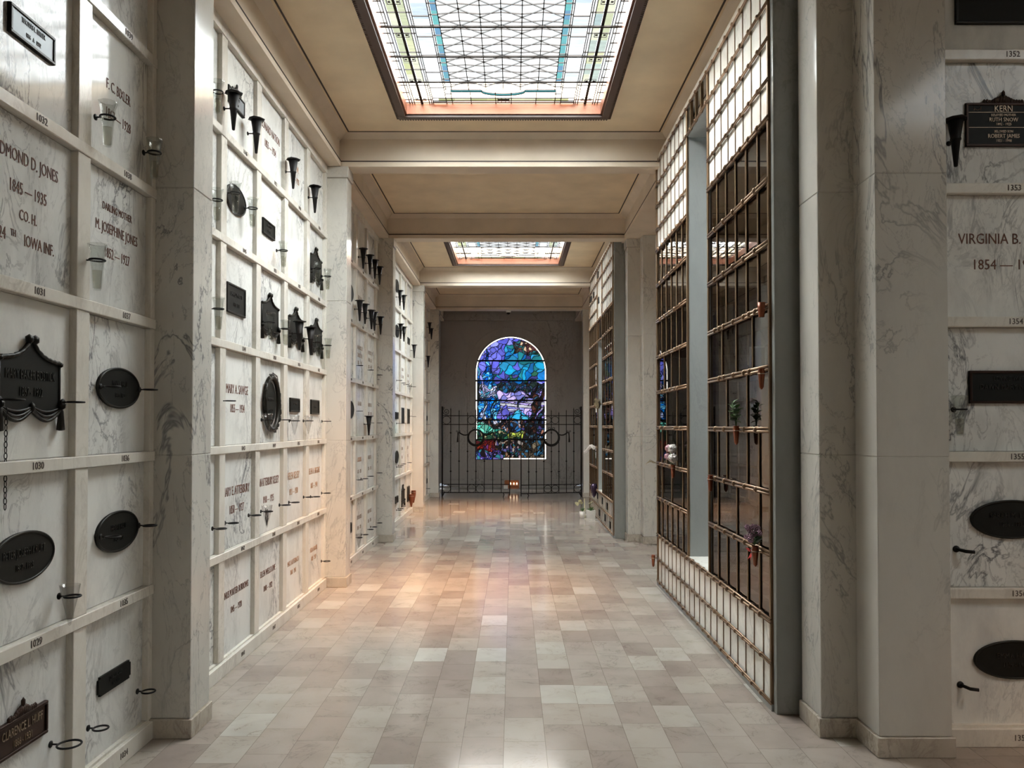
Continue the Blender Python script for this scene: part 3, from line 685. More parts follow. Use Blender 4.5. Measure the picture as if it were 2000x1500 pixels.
crypt_bay((XL, 10.41, 0), R90, 3.27, [-.10, .50, 1.16, 1.82, 2.49, 3.15], .092, BAYN[3], None, 4, None, {
    (3, 3): [('H. E. ROSS', 2.46, .05, 'inkgrey', K(.42)), ('1866 — 1930', 2.34, .05, 'inkgrey', K(.4))], (4, 3): [('A. M. ROSS', 2.40, .05, 'inkgrey', K(.42)), ('1868 — 1932', 2.30, .05, 'inkgrey', K(.4))],
    (3, 1): [('E. HALE', 1.16, .05, 'inkgrey', K(.42)), ('1866', 1.02, .05, 'inkgrey', K(.4))], (4, 1): [('J. HALE', 1.16, .05, 'inkgrey', K(.42)), ('1868', 1.02, .05, 'inkgrey', K(.4))]})
crypt_bay((XL, 13.9, 0), R90, 2.6, [-.10, .56, 1.22, 1.88, 2.53], .092, BAYN[4], None, 5, None)
# crypts facing the viewer on the right, y into the wall
crypt_bay((2.05, 3.73, 0), 0, 3.6, [.745, 1.44, 2.13, 2.82], .07, 'right facing wall', 1357, 6,
    lambda i, n: ['beside the pier', 'second from the pier', 'third from the pier', 'fourth from the pier', 'fifth from the pier'][i],
    {(0, 3): [('VIRGINIA B. LANE', 2.462, .052, 'ink', {'wmax': .52, 'sx': .80}), ('1854 — 1934', 2.335, .050, 'ink', {'wmax': .48, 'sx': .86})]}, numstep=-1)

# ------------------------------------------------------------------ wall furniture prototypes (local: x along wall, -y out, origin on the wall face)
ITEMS = []       # (object, kind word, wall place, Y, z, extra words)
def vase_bracket(r=.030, out=.055, plate=True):
    t = empty('vase_bracket'); b = MB()
    b.lathe([(.013, 0), (.014, -.004), (.009, -.007), (.004, -.008)], (0, 0, 0), 12, axis='y'); b.build('wall_rosette', M['black'], t)
    b = MB(); b.tube([(0, -.005, 0), (0, -(out-r), 0)], .0035, 6)
    b.tube([(r*math.cos(a*PI/12), -out+r*math.sin(a*PI/12), 0) for a in range(24)], .0042, 6, closed=True); b.build('holding_ring', M['black'], t)
    return t
def glass_vase():
    t = empty('glass_vase')
    prof_o = [(.002, -.128), (.014, -.127), (.018, -.118), (.022, -.06), (.027, 0), (.029, .02), (.029, .032), (.036, .056), (.0385, .064)]
    prof_i = [(r*.86, z+.004) for r, z in reversed(prof_o[1:])]
    fl = lambda q, z: .05*math.cos(8*q) if z > .015 else 0
    b = MB(); b.lathe(prof_o+prof_i, (0,0,0), 24, fl); b.build('glass_body', M['glass'], t)
    b = MB(); b.lathe([(.001, -.12), (.014, -.118), (.0175, -.06), (.0185, -.045), (.001, -.044)], (0,0,0), 14, lambda q, z: 0); b.build('water', M['water'], t)
    return t
def plastic_cone(stems=False):
    t = empty('plastic_vase'); b = MB()
    b.lathe([(.002, -.115), (.006, -.112), (.030, 0), (.038, .045), (.036, .045), (.029, 0), (.004, -.108)], (0,0,0), 20, lambda q, z: 0); b.build('cone_body', M['plastic'], t)
    if stems:
        b = MB(); rnd = random.Random(3)
        for i in range(7): b.tube([(0, 0, -.1), (rnd.uniform(-.01,.01), rnd.uniform(-.01,.01), -.05), (rnd.uniform(-.018,.018), rnd.uniform(-.018,.018), rnd.uniform(-.02,.03))], .002, 5)
        b.build('dried_stems', M['stem'], t)
    return t
def cone_vase(h=.235, out=.06):
    t = empty('cone_vase'); b = MB()
    b.lathe([(.006, -h), (.009, -h+.004), (.021, -.11), (.025, -.105), (.025, -.098), (.023, -.094), (.036, -.008)], (0, -out, 0), 16)
    b.build('cone_body', M['black'], t)
    b = MB(); b.lathe([(.036, -.010), (.055, -.006), (.052, 0), (.032, -.001), (.030, -.03)], (0, -out, 0), 8, lambda q, z: .05*math.cos(4*q)); b.build('flared_rim', M['black'], t)
    b = MB(); b.tube([(0, 0, -.10), (0, -out+.02, -.10)], .004, 6); b.lathe([(.013, 0), (.012, -.005), (.004, -.008)], (0, 0, -.10), 10, axis='y'); b.build('wall_bracket', M['black'], t)
    return t
def ellipse(a, c, n=48): return [(a*math.cos(2*PI*k/n), c*math.sin(2*PI*k/n)) for k in range(n)]
def rim_tube(b, pts, y, r): b.tube([(p[0], y, p[1]) for p in pts], r, 6, closed=True)
def raised(par, lines, hh, mt='letter', w=.26, y=-.0115, sx=.6):
    for (s, dz, k) in lines: put_text('raised_lettering', s, hh*k, par, 0, y, dz, M[mt], wmax=w, sx=sx, ext=.0015)
def oval_plaque(a=.185, c=.093, lines=(), mt='plaque', lm='letter', sx=.6):
    t = empty('oval_plaque'); pl_ = MB().prism(ellipse(a, c), -.010, 0).build('plate', M[mt], t)
    b = MB(); rim_tube(b, ellipse(a-.003, c-.003), -.010, .0055); b.build('rim', M['plaque_edge'], t)
    raised(pl_, lines, .03, lm, a*1.45, sx=sx); return t
def rect_plaque(w=.28, h=.11, lines=(), mt='plaque', face=None, lm='letter', clip=0, crest=False, sx=.6, hh=.026, rim='plaque_edge'):
    t = empty('rectangular_plaque'); a, c = w/2, h/2
    poly = [(-a, -c), (a, -c), (a, c), (-a, c)]
    if clip: k = clip; poly = [(-a+k, -c), (a-k, -c), (a-k, -c+k), (a, -c+k), (a, c-k), (a-k, c-k), (a-k, c), (-a+k, c), (-a+k, c-k), (-a, c-k), (-a, -c+k), (-a+k, -c+k)]
    pl_ = MB().prism(poly, -.010, 0).build('plate', M[mt], t)
    if not clip:
        b = MB(); e = .012
        b.box(-a, a, -.016, -.008, c-e, c, .002); b.box(-a, a, -.016, -.008, -c, -c+e, .002); b.box(-a, -a+e, -.016, -.008, -c+e, c-e, .002); b.box(a-e, a, -.016, -.008, -c+e, c-e, .002)
        b.build('frame', M[rim], t)
    if face: MB().box(-a+.013, a-.013, -.0115, -.0095, -c+.013, c-.013).build('face_plate', M[face], t)
    if crest:
        b = MB(); rnd = random.Random(2)
        for i in range(15):
            x = -a*.5+a*i/14; hh_ = .012+.03*math.exp(-(x/(a*.22))**2); b.sphere((x, -.010, c+hh_*.4), .011+.008*math.exp(-(x/(a*.2))**2), 1, (1, .6, 1+rnd.random()*.5))
        b.sphere((0, -.012, c+.045), .012, 1, (.8, .7, 1.6)); b.build('crest', M[rim], t)
    raised(pl_, lines, hh, lm, w*.8, y=-.0118, sx=sx); return t
def drape_plaque(w=.38, lines=()):
    """scrolled top, rope edge, draped bottom and side tassels; origin at the centre of the field"""
    t = empty('draped_plaque'); a = w/2
    top = [(x, .100-.075*0 + .085*math.exp(-abs(x)/(.055))-.01) for x in [a*(-1+2*i/36) for i in range(37)]]
    bot = []
    for i in range(25):
        x = a*(1-2*i/24); bot.append((x, -.088-.03*abs(math.sin(PI*(x/a)))))
    pl_ = MB().prism(bot+top, -.012, 0).build('plate', M['plaque'], t)
    b = MB(); b.tube([(x, -.014, z) for x, z in top], [.008+.0015*math.sin(i*2.2) for i in range(37)], 6); b.tube([(a, -.012, .088), (a, -.012, -.09)], .006, 6); b.tube([(-a, -.012, .088), (-a, -.012, -.09)], .006, 6)
    for sx in (-1, 1):
        b.sphere((sx*.018, -.016, .170), .018, 1, (1, .8, 1.1)); b.sphere((sx*a, -.016, .088), .012, 1)
    b.build('rope_edge', M['plaque_edge'], t)
    b = MB()
    for dz, r in ((0, .006), (.013, .005), (-.012, .007)):
        b.tube([(x, -.016, z+dz*(.4+abs(math.sin(PI*x/a)))) for x, z in bot], r, 6)
    b.sphere((0, -.018, -.085), .014, 1, (1, .8, 1.6)); b.build('drapery', M['plaque_edge'], t)
    for sx in (-1, 1):
        b = MB(); b.sphere((sx*(a+.004), -.02, -.075), .017, 1); b.lathe([(.006, 0), (.010, -.01), (.016, -.085), (.006, -.088)], (sx*(a+.004), -.017, -.085), 8); b.build('tassel', M['plaque_edge'], t)
    raised(pl_, lines, .036, 'letter', w*.82, y=-.0135); return t
def wreath_plaque():
    t = empty('wreath_plaque'); MB().prism(ellipse(.125, .16), -.010, 0).build('plate', M['plaque'], t)
    b = MB(); rnd = random.Random(5)
    for i in range(150):
        q = 2*PI*i/150*1.0; k = rnd.uniform(.84, 1.0); p = (.19*k*math.cos(q), -.016-rnd.random()*.018, .22*k*math.sin(q))
        d = Vector((-math.sin(q)*.045+rnd.uniform(-.02,.02), rnd.uniform(-.01,.004), math.cos(q)*.045+rnd.uniform(-.02,.02))); b.leaf(p, d, .022, (0,-1,.2))
    b.tube([(.165*math.cos(2*PI*k/40), -.020, .195*math.sin(2*PI*k/40)) for k in range(40)], .018, 8, closed=True)
    b.build('leaf_wreath', M['plaque_edge'], t); raised(t, [('ANN KIMBER', .03, .9), ('1857 - 1922', -.055, .8)], .03, 'letter', .19); return t
def chain():
    b = MB()
    for i in range(18):
        z = -.02*i; v = i % 2; pts = []
        for k in range(10):
            q = 2*PI*k/10; x = .0055*math.cos(q); pts.append((x if v else 0, -.02+(0 if v else x), z+.012*math.sin(q)))
        b.tube(pts, .0016, 5, closed=True)
    return b.build('hanging_chain', M['black'])
def red_vase(h=.13, r=.026):
    t = empty('bullet_vase'); b = MB()
    b.lathe([(.004, -h), (.012, -h+.012), (r*.85, -h*.4), (r, -.02), (r*.8, -.008), (r*1.05, 0), (r*.9, 0), (r*.7, -.01), (r*.7, -.03)], (0,0,0), 16, lambda q, z: 0)
    b.build('vase_body', M['redvase'], t)
    b = MB(); b.tube([(r*.95*math.cos(k*PI/8), r*.95*math.sin(k*PI/8), -.03) for k in range(16)], .0035, 6, closed=True); b.tube([(0, r*.9, -.03), (0, .062, -.03)], .0035, 6)
    b.build('clip', M['bronze_rail'], t); return t

used = set()
def place(proto, loc, rz, label, cat, group, scale=None):
    if proto.name not in used: used.add(proto.name); o = proto
    else: o = copy_tree(proto)
    o.location = loc; o.rotation_euler.z = rz
    if scale: o.scale = (scale,)*3
    tag(o, label, cat, group); return o
def bay_of(y):
    for i, (a, c) in enumerate([(0, 3.9), (3.9, 7.45), (7.45, 10.3), (10.3, 13.8), (13.8, 17)]):
        if a <= y < c: return i
def row_of(z):
    for i, (a, c) in enumerate([(0, .735), (.735, 1.395), (1.395, 2.05), (2.05, 2.705), (2.705, 3.36), (3.36, 9)]):
        if a <= z < c: return i
NTH = ['first', 'second', 'third', 'fourth', 'fifth', 'sixth', 'seventh', 'eighth', 'ninth', 'tenth', 'eleventh', 'twelfth']
NUMW = ['', 'only', 'two', 'three', 'four', 'five', 'six', 'seven', 'eight', 'nine', 'ten', 'eleven', 'twelve']
def series(protos, pts, noun, cat, group, zoff=0, extra=None):
    """place many of one kind on the left wall, labels from bay, row and order"""
    cells = {}
    for p in pts: cells.setdefault((bay_of(p[0]), row_of(p[1]+zoff)), []).append(p)
    for (bi, ri), L in cells.items():
        L.sort()
        for k, p in enumerate(L):
            where = '%s, %s' % (BAYN[bi], ROWN[ri])
            seq = '' if len(L) == 1 else ', %s of %s from near end' % (NTH[k], NUMW[len(L)])
            place(protos(p), (p[2], p[0], p[1]), R90, '%s, %s%s' % (noun, where, seq), cat, group)

VB = vase_bracket(); VBL = vase_bracket(.043, .076)
GV = glass_vase(); PCN = plastic_cone(); PCS = plastic_cone(True); CV = cone_vase()
GLASS = [(3.284, 2.875), (3.715, 2.875), (3.212, 2.242), (4.539, 2.238), (5.522, 2.29), (5.879, 2.287), (6.866, 2.289), (7.235, 2.3), (4.505, 2.876), (4.803, 3.008), (5.122, 3.002), (4.505, 3.518), (5.817, 2.876), (6.834, 2.946), (7.205, 2.949)]
series(lambda p: GV, [(y, z, -1.745) for y, z in GLASS], 'clear glass vase', 'vase', 'glass bud vases on the left wall')
CUPS = [(3.054, .872), (5.487, 1.587), (6.171, 1.583), (6.585, 1.585), (8.766, .267), (13.043, 2.211)]
series(lambda p: PCN, [(y, z, -1.755) for y, z in CUPS], 'thin plastic cone', 'vase', 'plastic cone vases on the left wall')
series(lambda p: PCS, [(5.488, .933, -1.755)], 'clear plastic vase of dried stems', 'vase', 'plastic cone vases on the left wall')
RINGS = [(3.699, .275), (3.273, .267), (3.065, 1.641), (2.687, 1.638), (3.346, 1.717), (3.694, 1.72), (3.358, 1.062), (3.699, 1.067), (4.741, 1.699), (5.921, 1.589), (7.225, 1.584), (4.804, .938), (5.233, .936), (5.921, .934), (6.171, .929), (6.601, .931), (6.83, .913), (7.225, .91), (4.604, .93), (7.225, .273), (8.766, 2.23), (9.441, 2.226), (10.09, 2.208), (8.766, 1.708), (9.474, 1.575), (10.09, 1.577), (8.786, .923), (9.091, .915), (9.46, .919), (10.09, .921), (9.122, .251), (9.46, .267), (9.712, .264), (10.09, .266), (11.868, 2.238), (12.273, 2.221), (12.64, 2.216), (13.55, 2.226), (13.043, 1.698), (13.6, 1.697), (11.868, 1.574), (12.329, 1.575), (11.868, .901), (12.054, .915), (12.329, .925), (13.012, .912), (11.868, .237), (12.027, .243), (12.329, .251), (15.882, 2.206), (15.939, 1.561), (15.939, .902), (15.939, .232)]
RINGS += GLASS + CUPS + [(5.488, .933)]
series(lambda p: VB, [(y, z, -1.80) for y, z in RINGS], 'black ring bracket', 'bracket', 'vase ring brackets on the left wall')
place(VBL, (-1.82, 3.041, .295), R90, 'larger black vase ring bracket by the bottom brown plaque', 'bracket', 'vase ring brackets on the left wall')
CONES = [(9.215, 1.66), (4.721, 3.608), (5.143, 3.614), (6.01, 3.642), (6.673, 3.636), (6.207, 2.391), (6.552, 2.386), (8.84, 3.589), (9.255, 3.605), (9.589, 3.617), (9.933, 3.603), (8.646, 2.956), (8.959, 2.965), (9.362, 2.954), (9.568, 2.96), (10.01, 2.965), (11.723, 3.609), (12.133, 3.604), (11.803, 3.108), (12.161, 3.107), (13.415, 2.954), (16.266, 3.599), (15.9, 3.674), (15.649, 2.958)]
series(lambda p: CV, [(y, z, -1.79) for y, z in CONES], 'black cone vase', 'vase', 'black metal cone vases on the left wall')
XP = -1.761-.0  # face of the marble crypt fronts
FX = XL-.029
G = 'memorial plaques on the left wall'
place(rect_plaque(.27, .108, [('THOMAS L. BAUER', .022, .9), ('1866   ▲   1932'.replace('▲', 'A'), -.022, .75)], face='silver', lm='darkletter', hh=.022), (FX, 2.87, 3.02), R90, 'silver faced rectangular plaque with black rim, top left corner', 'plaque', G)
place(drape_plaque(.36, [('MARY BAKER BOSTICK', .035, 1), ('1857 - 1922', -.028, .95)]), (FX, 2.876, 1.70), R90, 'black draped plaque with scroll top, nearest left bay', 'plaque', G)
place(oval_plaque(.184, .094, [('PETER JOSEPH KRUFT', .018, 1), ('1857 - 1925', -.036, .85)]), (FX, 2.852, 1.061), R90, 'dark oval plaque in the lower left below the draped plaque', 'plaque', G)
place(oval_plaque(.186, .092, [('MINNIE HALL', .018, .9), ('1845 - 1922', -.034, .7)]), (FX, 3.53, 1.719), R90, 'dark oval plaque right of the draped plaque, third row up', 'plaque', G)
place(oval_plaque(.186, .092, [('HENRY HALL', .018, .9), ('1840 - 1921', -.034, .7)]), (FX, 3.53, 1.063), R90, 'dark oval plaque beside first pier, second row up', 'plaque', G)
place(rect_plaque(.28, .085, [('JOHN L. MORRIS', .014, .8), ('1861 - 1931', -.016, .7)], clip=.012, lm='darkletter', hh=.022), (FX, 3.515, .40), R90, 'small dark plaque with notched corners, bottom row', 'plaque', G)
place(rect_plaque(.30, .125, [('CLARENCE L. HUFF', .018, 1), ('1866 - 1931', -.028, .85)], mt='brownplq', lm='gold', crest=True, rim='brownplq', hh=.032), (FX, 2.852, .42), R90, 'brown bronze plaque with crest, bottom left corner', 'plaque', G)
ch = chain(); ch.location = (FX, 2.725, 1.60); ch.rotation_euler.z = R90; tag(ch, 'thin black chain hanging below the draped plaque', 'chain')
c2 = 'second left bay'
place(rect_plaque(.29, .105, [('JOHN  SCOTT', .02, 1), ('1871 - 1939', -.02, .8)], crest=True, rim='plaque_edge', face='silver', lm='darkletter', hh=.02), (FX, 4.99, 3.665), R90, 'grey plaque with crest behind a cone vase, top row', 'plaque', G)
place(oval_plaque(.175, .093, [('LANGE', .01, 1)]), (FX, 5.0, 3.02), R90, 'dark oval plaque behind a glass vase, fifth row up', 'plaque', G)
place(rect_plaque(.27, .112, [('HENRY LUTZ', .02, .9), ('1870 - 1935', -.02, .8)], hh=.022), (FX, 5.67, 3.0), R90, 'small dark rectangular plaque, second left bay, fifth row up', 'plaque', G)
place(drape_plaque(.38), (FX, 7.02, 2.99), R90, 'black draped plaque, second left bay, fifth row up', 'plaque', G)
place(rect_plaque(.33, .19, [('CHARLES M. NOLTE', .03, 1), ('1857 - 1931', -.035, .9)], hh=.028), (FX, 5.01, 2.365), R90, 'large dark rectangular plaque, second left bay, fourth row up', 'plaque', G)
for i, (yy, s) in enumerate(((5.70, 'WILLIAM LEE'), (6.38, ''), (7.04, ''))):
    place(drape_plaque(.38, [(s, .03, .9)] if s else []), (FX, yy, 2.345), R90, 'black draped plaque, second left bay, fourth row up, %s of three' % NTH[i], 'plaque', G)
place(wreath_plaque(), (FX, 5.73, 1.71), R90, 'dark oval plaque ringed by a leafy bronze wreath', 'plaque', G)
place(rect_plaque(.27, .115, [('ROBERT FINCH', .01, .8)], hh=.022), (FX, 6.37, 1.715), R90, 'dark rectangular plaque just beyond the wreath plaque', 'plaque', G)
place(rect_plaque(.28, .132, [('IDA FINCH', .0, .8)], hh=.022), (FX, 7.02, 1.713), R90, 'dark rectangular plaque beside second pier, third row up', 'plaque', G)
for (k, y, z) in [('oval', 8.50, 3.02), ('oval', 8.55, 1.72), ('oval', 11.95, 3.72), ('oval', 11.98, 3.016), ('oval', 11.98, 1.05), ('rect', 8.5, .402), ('rect', 13.3, 3.006), ('rect', 11.98, 1.695), ('tall', 12.60, 1.704), ('tall', 13.28, 1.699), ('rect', 11.98, .388), ('drape', 12.62, .39), ('tall', 13.3, .36), ('rect', 16.10, 1.692), ('rect', 16.12, .374)]:
    fn = {'oval': lambda: oval_plaque(.17, .10), 'rect': lambda: rect_plaque(.26, .11), 'tall': lambda: rect_plaque(.30, .26), 'drape': lambda: drape_plaque(.34)}[k]
    nm = {'oval': 'dark oval plaque', 'rect': 'dark low rectangular plaque', 'tall': 'large dark rectangular plaque', 'drape': 'dark draped plaque'}[k]
    cc = [.0, 'x']; b_ = bay_of(y); ed = {2: (8.08, 8.73, 9.38), 3: (10.91, 11.57, 12.23, 12.9), 4: (14.46, 15.12, 15.78)}[b_]
    col = sum(1 for e in ed if y > e+.05)+1
    place(fn(), (FX, y, z), R90, '%s, %s, %s, column %s' % (nm, BAYN[b_], ROWN[row_of(z)], ['', 'one', 'two', 'three', 'four', 'five'][col]), 'plaque', G)

# dark red vases low in the fourth bay
RV = red_vase(.22, .045)
place(RV, (-1.745, 13.2, .36), R90, 'oxblood vase low on the fourth left bay, nearer one', 'vase', 'oxblood vases low on the wall')
place(RV, (-1.745, 13.5, .40), R90, 'oxblood vase low on the fourth left bay, beside the pier', 'vase', 'oxblood vases low on the wall')

# right facing wall: plaques and vases, frames' face at Y=3.73
FY = 3.73+.029; G2 = 'memorial plaques on the right facing wall'
def kern():
    t = rect_plaque(.37, .215, [('KERN', .078, 1.15), ('BELOVED MOTHER', .047, .45), ('RUTH SNOW', .024, .75), ('1892 - 1925', .002, .5), ('BELOVED SON', -.034, .45), ('ROBERT JAMES', -.057, .75), ('1921 - 1998', -.080, .5)], mt='plaque', lm='gold', crest=True, rim='brownplq', sx=.85, hh=.026)
    b = MB(); b.box(-.17, .17, -.013, -.009, .060, .062); b.box(-.17, .17, -.013, -.009, -.015, -.013)
    b.tube([(-.145, -.012, .09), (-.145, -.012, .07), (-.14, -.012, .078), (-.128, -.012, .073), (-.116, -.012, .078), (-.112, -.012, .07), (-.112, -.012, .09)], .0012, 5); b.build('scroll_lines', M['gold'], t); return t
place(kern(), (2.41, FY, 3.025), 0, 'black and gold family plaque with crest at right edge', 'plaque', G2)
place(rect_plaque(.38, .16, [('LOVING WIFE', .04, .8), ('DAWN MARY NIGHT', .0, 1)], mt='plaque', rim='brownplq', sx=.8, hh=.026), (2.42, FY, 1.735), 0, 'black rectangular plaque with brown rim at right edge', 'plaque', G2)
place(oval_plaque(.20, .093, [('SARAH M. LANE', .018, .85), ('1864 - 1931', -.026, .7)], sx=.85), (2.43, FY, 1.09), 0, 'black oval plaque on the right wall, upper of two', 'plaque', G2)
place(oval_plaque(.20, .092, [('EMMA HAYES', .018, .85), ('1859 - 1928', -.026, .7)], sx=.85), (2.44, FY, .41), 0, 'black oval plaque on the right wall, lower of two', 'plaque', G2)
place(rect_plaque(.38, .19, [], mt='plaque', rim='plaque_edge'), (2.37, FY, 3.62), 0, 'black plaque cut by the top right corner', 'plaque', G2)
place(CV, (2.145, FY, 3.035), 0, 'black metal cone vase left of the black and gold plaque', 'vase', 'vases on the right wall')
place(GV, (2.155, FY-.055, 1.625), 0, 'clear glass vase on the right wall below the black plaque', 'vase', 'vases on the right wall')
G3 = 'ring brackets on the right wall'
place(VB, (2.155, FY, 1.625), 0, 'black ring bracket holding the glass vase, right wall', 'bracket', G3)
def hook():
    t = empty('vase_bracket'); b = MB(); b.lathe([(.017, 0), (.016, -.006), (.006, -.010)], (0, 0, 0), 12, axis='y'); b.build('wall_rosette', M['black'], t)
    b = MB(); b.tube([(0, -.005, 0), (.02, -.05, -.004), (.055, -.06, -.006)], .0085, 8); b.build('holding_ring', M['black'], t); return t
HK = hook()
place(HK, (2.162, FY, .945), 0, 'short black wall hook beside the upper oval plaque', 'bracket', G3)
place(HK, (2.175, FY, .287), 0, 'short black wall hook beside the lower oval plaque', 'bracket', G3)

# ------------------------------------------------------------------ bronze-framed niche cabinets on the right
NR = [.487, .848, 1.181, 1.522, 1.863, 2.20, 2.551, 2.898, 3.236]
PIT = .165; LU = 3.30; A = (0, 8*PIT); O_ = (8*PIT, 12*PIT); B_ = (12*PIT, LU)
PAT = {0: [1/6, 2/6, 3/6, 4/6, 5/6], 1: [1/6, 3/6, 5/6], 2: [1/6, 2/6, 4/6, 5/6], 3: [1/3, 2/3], 4: [1/4, 2/4, 3/4], 5: [1/6, 2/6, 3/6, 4/6, 5/6], 6: [1/6, 2/6, 3/6, 4/6, 5/6], 7: [1/6, 2/6, 3/6, 4/6, 5/6]}
def cabinet(x, y, label, otop, secondtop=3.236, bottomtwo=True):
    t = empty('niche_cabinet', (x, y, 0)); tag(t, label, 'columbarium cabinet', 'bronze framed niche cabinets')
    MB().box(-.012, .32, 0, LU, 0, .036).build('plinth', M['grey'], t)
    for a in (-.045, LU): MB().box(0, .345, a, a+.045, 0, 4.17, .003).build('side_slab', M['grey'], t)
    MB().box(-.004, .32, 0, LU, 4.105, 4.17, .003).build('lintel', M['white'] if False else M['tile'], t)
    # thin marble niche fronts
    b = MB(); zb = [.036, .261, .487]
    for i in range(20):
        for a, c in zip(zb, zb[1:]): b.box(.002, .02, i*PIT+.0015, (i+1)*PIT-.0015, a+.002, c-.002)
    b.build('lower_niche_fronts', M['tile'], t)
    zu = [3.236, 3.448, 3.674, 3.877, 4.10]
    for (i0, i1) in ((0, 8), (12, 20)) if otop > 3.8 else ((0, 20),):
        b = MB()
        for i in range(i0, i1):
            for a, c in zip(zu, zu[1:]): b.box(.002, .02, i*PIT+.0015, (i+1)*PIT-.0015, a+.002, c-.002)
        b.build('upper_niche_fronts', M['tile'], t)
    # lined recess in the middle
    b = MB(); b.box(.0, .30, O_[0]-.012, O_[0]+.008, .487, otop); b.box(.0, .30, O_[1]-.008, O_[1]+.012, .487, otop); b.box(.28, .30, O_[0], O_[1], .487, otop); b.box(.0, .30, O_[0], O_[1], otop-.01, otop+.01)
    b.build('recess_lining', M['greylt'], t)
    MB().box(-.008, .28, O_[0]+.008, O_[1]-.008, .487, .50).build('recess_sill', M['tile'], t)
    # dark interior and shelves behind the panes
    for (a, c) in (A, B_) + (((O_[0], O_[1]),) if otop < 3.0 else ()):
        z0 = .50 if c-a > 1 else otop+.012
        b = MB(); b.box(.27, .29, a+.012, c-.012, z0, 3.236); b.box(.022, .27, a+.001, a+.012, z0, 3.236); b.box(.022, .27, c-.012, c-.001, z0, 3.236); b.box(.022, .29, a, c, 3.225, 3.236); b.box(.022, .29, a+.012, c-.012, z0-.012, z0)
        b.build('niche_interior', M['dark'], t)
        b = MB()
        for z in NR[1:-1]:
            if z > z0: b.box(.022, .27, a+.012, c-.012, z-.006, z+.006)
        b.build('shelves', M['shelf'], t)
        MB().add([(.0035, a+.004, z0-.01), (.0035, c-.004, z0-.01), (.0035, c-.004, 3.232), (.0035, a+.004, 3.232)], [(0, 3, 2, 1)]).build('glass_panes', M['pane'], t)
    # posts
    for yy in (0, A[1], B_[0], LU):
        s = .012; MB().box(-.014, .004, yy-s+(s if yy == 0 else 0)-(s if yy == LU else 0), yy+s+(s if yy == 0 else 0)-(s if yy == LU else 0), .036 if yy in (0, LU) else .487, 4.105, .003).build('post', M['bronze'], t)
    # thin cames between marble fronts
    for i in range(1, 20):
        MB().box(-.003 if otop > 3.8 else -.0048, .004, i*PIT-.0045, i*PIT+.0045, .04, .487).build('thin_divider', M['bronze'], t)
        if not (8 <= i <= 12) or otop < 3: MB().box(-.003 if otop > 3.8 else -.0048, .004, i*PIT-.0045, i*PIT+.0045, 3.236, 4.10).build('thin_divider', M['bronze'], t)
    if otop > 3.8:
        for i in range(9, 12): MB().box(-.016, .004, i*PIT-.010, i*PIT+.010, 3.877, 4.10).build('grille_bar', M['bronze'], t)
        MB().box(.28, .30, O_[0], O_[1], 3.88, 4.10).build('grille_backing', M['dark'], t)
    # double rails with collars
    def rail(z, y0, y1, marks, big=False):
        b = MB(); r = .0075 if big else .0055; g = .010 if big else .0075
        b.tube([(-.014, y0, z+g), (-.014, y1, z+g)], r, 6); b.tube([(-.014, y0, z-g), (-.014, y1, z-g)], r, 6)
        for m in marks:
            R = .021 if big else .0155
            b.lathe([(R*.8, -.010), (R, -.006), (R, .006), (R*.8, .010)], (-.014, 0, 0), 8)
            for i in range(32): 
                v = b.v[-32+i]; b.v[-32+i] = (-.014+(v[0]+.014), m+v[2], z+v[1])
        b.build('rail', M['bronze_rail'], t)
    allm = [i*PIT for i in range(1, 20)]
    rail(.047, 0, LU, allm); rail(.261, 0, LU, allm); rail(.487, 0, LU, allm, True)
    if otop > 3.8: rail(3.877, 0, LU, allm); rail(4.095, 0, LU, allm)
    else: rail(3.877, 0, LU, allm); rail(4.095, 0, LU, allm); rail(3.236, O_[0], O_[1], allm[8:11], True); rail(otop, O_[0], O_[1], allm[8:11])
    for (a, c) in (A, B_):
        ms = [a+i*PIT for i in range(1, 8)]
        for z in (3.448, 3.674): rail(z, a, c, ms)
        for k in range(8):
            ps = [a+(c-a)*f for f in PAT[k]]
            up = [a+(c-a)*f for f in PAT[k-1]] if k else []
            if k: rail(NR[k], a+.012, c-.012, sorted(set(ps+up)), True)
            for p in ps: MB().box(-.005, .003, p-.010, p+.010, NR[k]+.012, NR[k+1]-.012, .003).build('mullion', M['bronze'], t)
        rail(3.236, a, c, ms, True)
    return t
cabinet(1.41, 4.18, 'tall bronze framed niche cabinet with glass panes, nearer one', 3.877)
cabinet(1.385, 10.53, 'tall bronze framed niche cabinet with glass panes, far one', 2.898)

# keepsakes inside the near cabinet
def frame_(w, h, yaw, loc, label, m='bronze'):
    t = empty('picture_frame', loc, yaw); b = MB(); e = .012
    b.box(-w/2, w/2, -.006, .006, 0, e); b.box(-w/2, w/2, -.006, .006, h-e, h); b.box(-w/2, -w/2+e, -.006, .006, e, h-e); b.box(w/2-e, w/2, -.006, .006, e, h-e)
    b.build('frame', M[m], t); MB().box(-w/2+e, w/2-e, 0, .004, e, h-e).build('photo', M['photo'], t); tag(t, label, 'picture frame', 'keepsakes in the near cabinet')
frame_(.11, .19, -1.2, (1.50, 5.30, 2.206), 'gold picture frame standing inside the cabinet, upper shelf')
frame_(.13, .17, -1.0, (1.52, 4.75, 1.869), 'white picture frame standing inside the cabinet, middle shelf', 'white')
UR = [(1.56, 6.9, 1.528), (1.56, 6.6, 1.187), (1.57, 5.05, 1.528), (1.57, 4.7, 1.187), (1.57, 4.5, 2.557), (1.57, 5.2, .854)]
urn = empty('cremation_urn'); MB().lathe([(.035, 0), (.04, .01), (.03, .02), (.06, .09), (.062, .12), (.035, .155), (.03, .16)], (0,0,0), 16).build('urn_body', M['brownplq'], urn)
